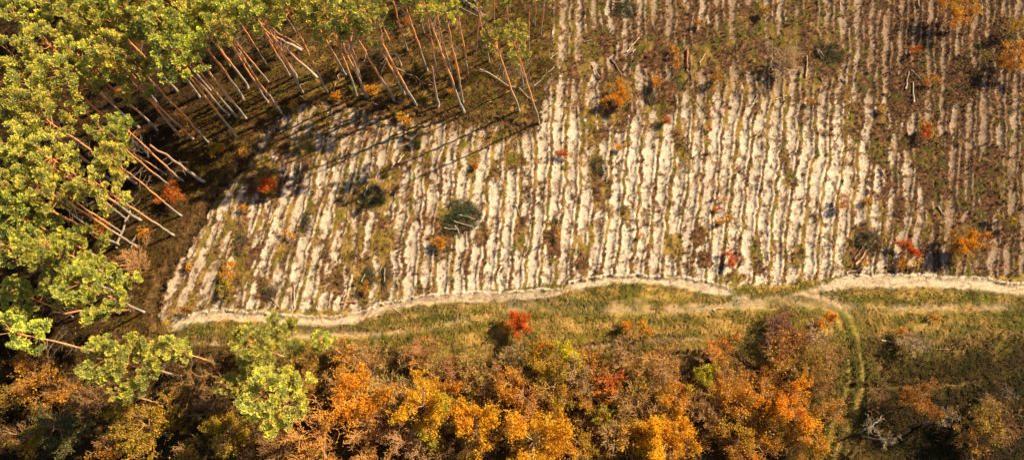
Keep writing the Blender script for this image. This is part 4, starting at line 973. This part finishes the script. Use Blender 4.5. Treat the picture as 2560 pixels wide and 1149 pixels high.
# ------------------------------------------------------------------ single logs, poles and fallen trunks
PALE = (.44,.34,.23); GRYW = (.31,.25,.18); REDW = (.42,.15,.06); TANW = (.46,.30,.17)
for p, q, rad, col, lab in [
    ((2140,660),(2188,602),.10,TANW,'longer one of the crossed poles on the right'),((2137,648),(2163,610),.07,(.3,.17,.1),'shorter darker one of the crossed poles on the right'),
    ((2117,682),(2165,666),.09,PALE,'pale pole lying above the right part of the road'),((2343,515),(2360,540),.08,PALE,'pale stick on the rows near the right red bush'),
    ((1567,130),(1598,96),.09,PALE,'pale split log in the upper rows'),((1581,133),(1588,125),.08,PALE,'short pale log below the pale split one'),((1562,142),(1578,130),.06,GRYW,'thin grey stick below the short pale log'),
    ((1480,162),(1498,195),.07,PALE,'pale stick left of the orange and gold bush'),((1528,145),(1555,190),.07,GRYW,'grey stick above the orange and gold bush'),
    ((1717,125),(1717,178),.12,REDW,'bright red-brown split log lying along a row'),((1748,160),(1762,138),.08,TANW,'tan stick right of the red-brown split log'),((1715,178),(1720,184),.06,PALE,'pale chip at the end of the red-brown split log'),
    ((2014,195),(2016,142),.08,TANW,'reddish stick along a row below the grey bare bush'),((2038,128),(2052,150),.09,TANW,'orange-brown stick at the grey brush heap'),
    ((2262,225),(2270,182),.10,GRYW,'left pole of the pair lying in a dark furrow'),((2283,258),(2281,208),.10,PALE,'right pole of the pair lying in a dark furrow'),((2275,178),(2300,200),.06,GRYW,'thin stick above the pair of poles'),
    ((1957,235),(1958,256),.07,PALE,'short pale stick on the upper right rows'),((1940,250),(1966,240),.06,TANW,'tan stick crossing the short pale one'),
    ((2050,195),(2060,210),.06,GRYW,'short stick in the upper right grass'),((2103,195),(2117,208),.06,PALE,'little pale stick below the bent golden sapling'),
    ((2098,8),(2101,30),.08,PALE,'pale stick at the top edge on the right'),((2293,2),(2297,22),.08,TANW,'tan stick at the top edge right of the pale one'),
    ((858,748),(868,726),.09,TANW,'upright part of the angled branch by the road fork'),((855,757),(893,755),.10,REDW,'orange-brown log by the road fork'),
    ((984,770),(1010,790),.06,TANW,'crooked branch lying beside the road'),((1848,750),(1836,762),.0001+.07,PALE,'pale chip on the track left of the junction'),
    ((1782,775),(1806,768),.09,PALE,'pale stick on the meadow above the lower track'),((1890,846),(1905,853),.07,PALE,'pale stick on the grass left of the bramble patch'),
    ((2202,850),(2238,857),.09,PALE,'pale pole on the grass right of the grass track'),((2310,869),(2370,873),.05,GRYW,'thin grey stick on the right meadow'),
    ((750,430),(755,408),.07,GRYW,'pale stick in the dark patch near the upper left of the rows'),((738,770),(736,712),.07,TANW,'tan pole along a row at the lower left'),((700,770),(680,745),.06,TANW,'tan crooked stick left of the tan pole'),
    ((996,410),(1010,388),.07,PALE,'pale stick in the rows left of centre'),((912,493),(920,470),.06,PALE,'white stick beside the left dark brush heap'),
    ((676,560),(690,530),.07,TANW,'tan stick in the rows at the left'),((1593,540),(1605,510),.07,TANW,'tan stick in the bright rows in the middle'),
    ((1288,510),(1300,540),.06,GRYW,'thin stick right of the large brush heap'),((1880,262),(1892,240),.07,PALE,'pale stick right of centre in the rows'),
    ((1170,280),(1230,255),.05,TANW,'thin stick in the grass right of the stout orange pine'),((1600,300),(1590,275),.06,GRYW,'grey stick below the golden bush in the rows'),
    ((1740,250),(1760,270),.06,TANW,'tan stick below the thin orange bush in the rows'),((1460,105),(1480,100),.06,GRYW,'grey stick at the left of the upper rows'),((2200,420),(2215,445),.06,TANW,'tan stick in the brown patch on the right'),
    ((1376,148),(1395,132),.07,PALE,'pale stick in the grass between the wood and the rows')]:
    add_log(p, q, rad, col, lab, cat='log' if rad > .085 else 'stick', name='log' if rad > .085 else 'stick', group='sticks and logs lying about')
for p, q, rad, col, z1, z2, nb, lab in [
    ((295,622),(340,528),.13,GRYW,.2,1.0,3,'long pale fallen pole at the left under the pines'),((318,640),(352,590),.11,PALE,.15,.6,4,'short pale fallen pole right of the long one'),
    ((330,777),(158,788),.15,(.50,.25,.10),.3,1.6,7,'crooked dead branch lying below the big spreading pine'),
    ((640,55),(760,127),.14,(.30,.15,.09),.5,.2,3,'fallen reddish trunk under the pines left of centre'),
    ((1200,175),(1340,255),.11,GRYW,.25,.15,7,'long pale fallen pine top lying across the grass at the end of the wood'),
    ((985,172),(1085,215),.09,(.30,.18,.12),.5,.15,8,'dead branchy top lying left of the broken dead trunk'),
    ((900,235),(945,262),.07,GRYW,.1,.1,0,'thin pale pole at the foot of the pines at the top'),
    ((680,240),(760,195),.06,GRYW,.1,.1,2,'thin pole lying in the grass right of the bent pale pine'),
    ((748,215),(775,205),.06,PALE,.1,.1,0,'short pale stick beside the thin pole in the grass'),
    ((835,225),(860,180),.08,TANW,.1,1.0,2,'broken leaning stake below the crown cluster on the left'),
    ((872,130),(898,77),.08,TANW,.2,2.2,0,'leaning broken pole crossing the crowns at the top'),
    ((1150,-5),(1215,45),.14,(.36,.22,.16),.4,.3,4,'left one of the two fallen trunks at the top centre'),((1165,-15),(1205,25),.12,(.40,.28,.2),.5,.3,2,'right one of the two fallen trunks at the top centre'),
    ((1335,215),(1385,170),.06,(.34,.26,.2),.1,.3,1,'thin stick beside the last pine of the wood'),
    ((435,540),(400,535),.05,GRYW,.1,.2,3,'small dead branch beside the ditch'),
    ((820,945),(905,985),.0001+.10,PALE,.4,.3,3,'pale fallen stem seen through the big orange tree'),
    ((2190,1040),(2140,1075),.05,(.3,.27,.22),1.5,2.5,3,'white limb fallen against the birch at the lower right'),
    ((1310,640),(1320,620),.06,GRYW,.1,.1,0,'small grey stick low in the middle rows')]:
    add_log(p, q, rad, col, lab, z=z1, z2=z2, nb=nb, name='fallen_tree' if rad > .1 else 'fallen_branch', cat='fallen tree' if rad > .1 else 'fallen branch', crook=.05, group='fallen wood')

# ------------------------------------------------------------------ thicket filling the strip below the road: repeated low bushes
r6 = np.random.default_rng(66); TH = []
for i, (cols, bk) in enumerate([(DUL + OLV + GOLD, B_TAN * .8), (OLV + [GOLD[1]], B_TAN * .8), (DUL + [ORG[0]] + GOLD, B_RUST * .8), (GOLD + [OLV[1]], B_TAN), (DUL + [YEL[0]], B_TAN * .9), (OLV + [(.16, .14, .02)], B_TAN * .7),
        ([(.13, .10, .02), (.09, .08, .018), (.20, .11, .02)], B_TAN * .35), ([(.12, .06, .02), (.08, .05, .018), (.22, .10, .02)], B_TAN * .3)]):  # last two: darkened variants with the lower left vignette painted in
    tm, cm = broadleaf(3000 + i, 2.6, 1.5, 620 if i != 4 else 200, bk, cols, size=.13, mult=4, open_=.8)
    TH.append((tm, cm))
k = 0; spots = []
while len(spots) < 95 and k < 3000:
    k += 1; px = r6.uniform(0, 2080); py = r6.uniform(875, 1149)
    if py < 905 + 40 * math.sin(px / 170.) and px > 850: continue
    if px < 380 and py < 900: continue
    x, y = map(float, at(px, py))
    if min([9e9] + [(x - a) ** 2 + (y - b) ** 2 for a, b in spots]) < 1.9 ** 2: continue
    spots.append((x, y)); v = int(r6.choice([0, 1, 2, 3, 3, 4, 5])) if px > 700 else int(r6.choice([6, 7]))
    rt = empty('low_bush', (x, y, float(gz(x, y)[0]) - .03), r6.uniform(0, 6.28)); s = r6.uniform(.6, 1.35); rt.scale = (s, s, s * r6.uniform(.7, 1.1))
    link('stems', TH[v][0], rt); link('foliage', TH[v][1], rt)
    tag(rt, 'low brown and olive bush crowded in the thicket below the road', 'bush', 'low bushes of the thicket below the road')
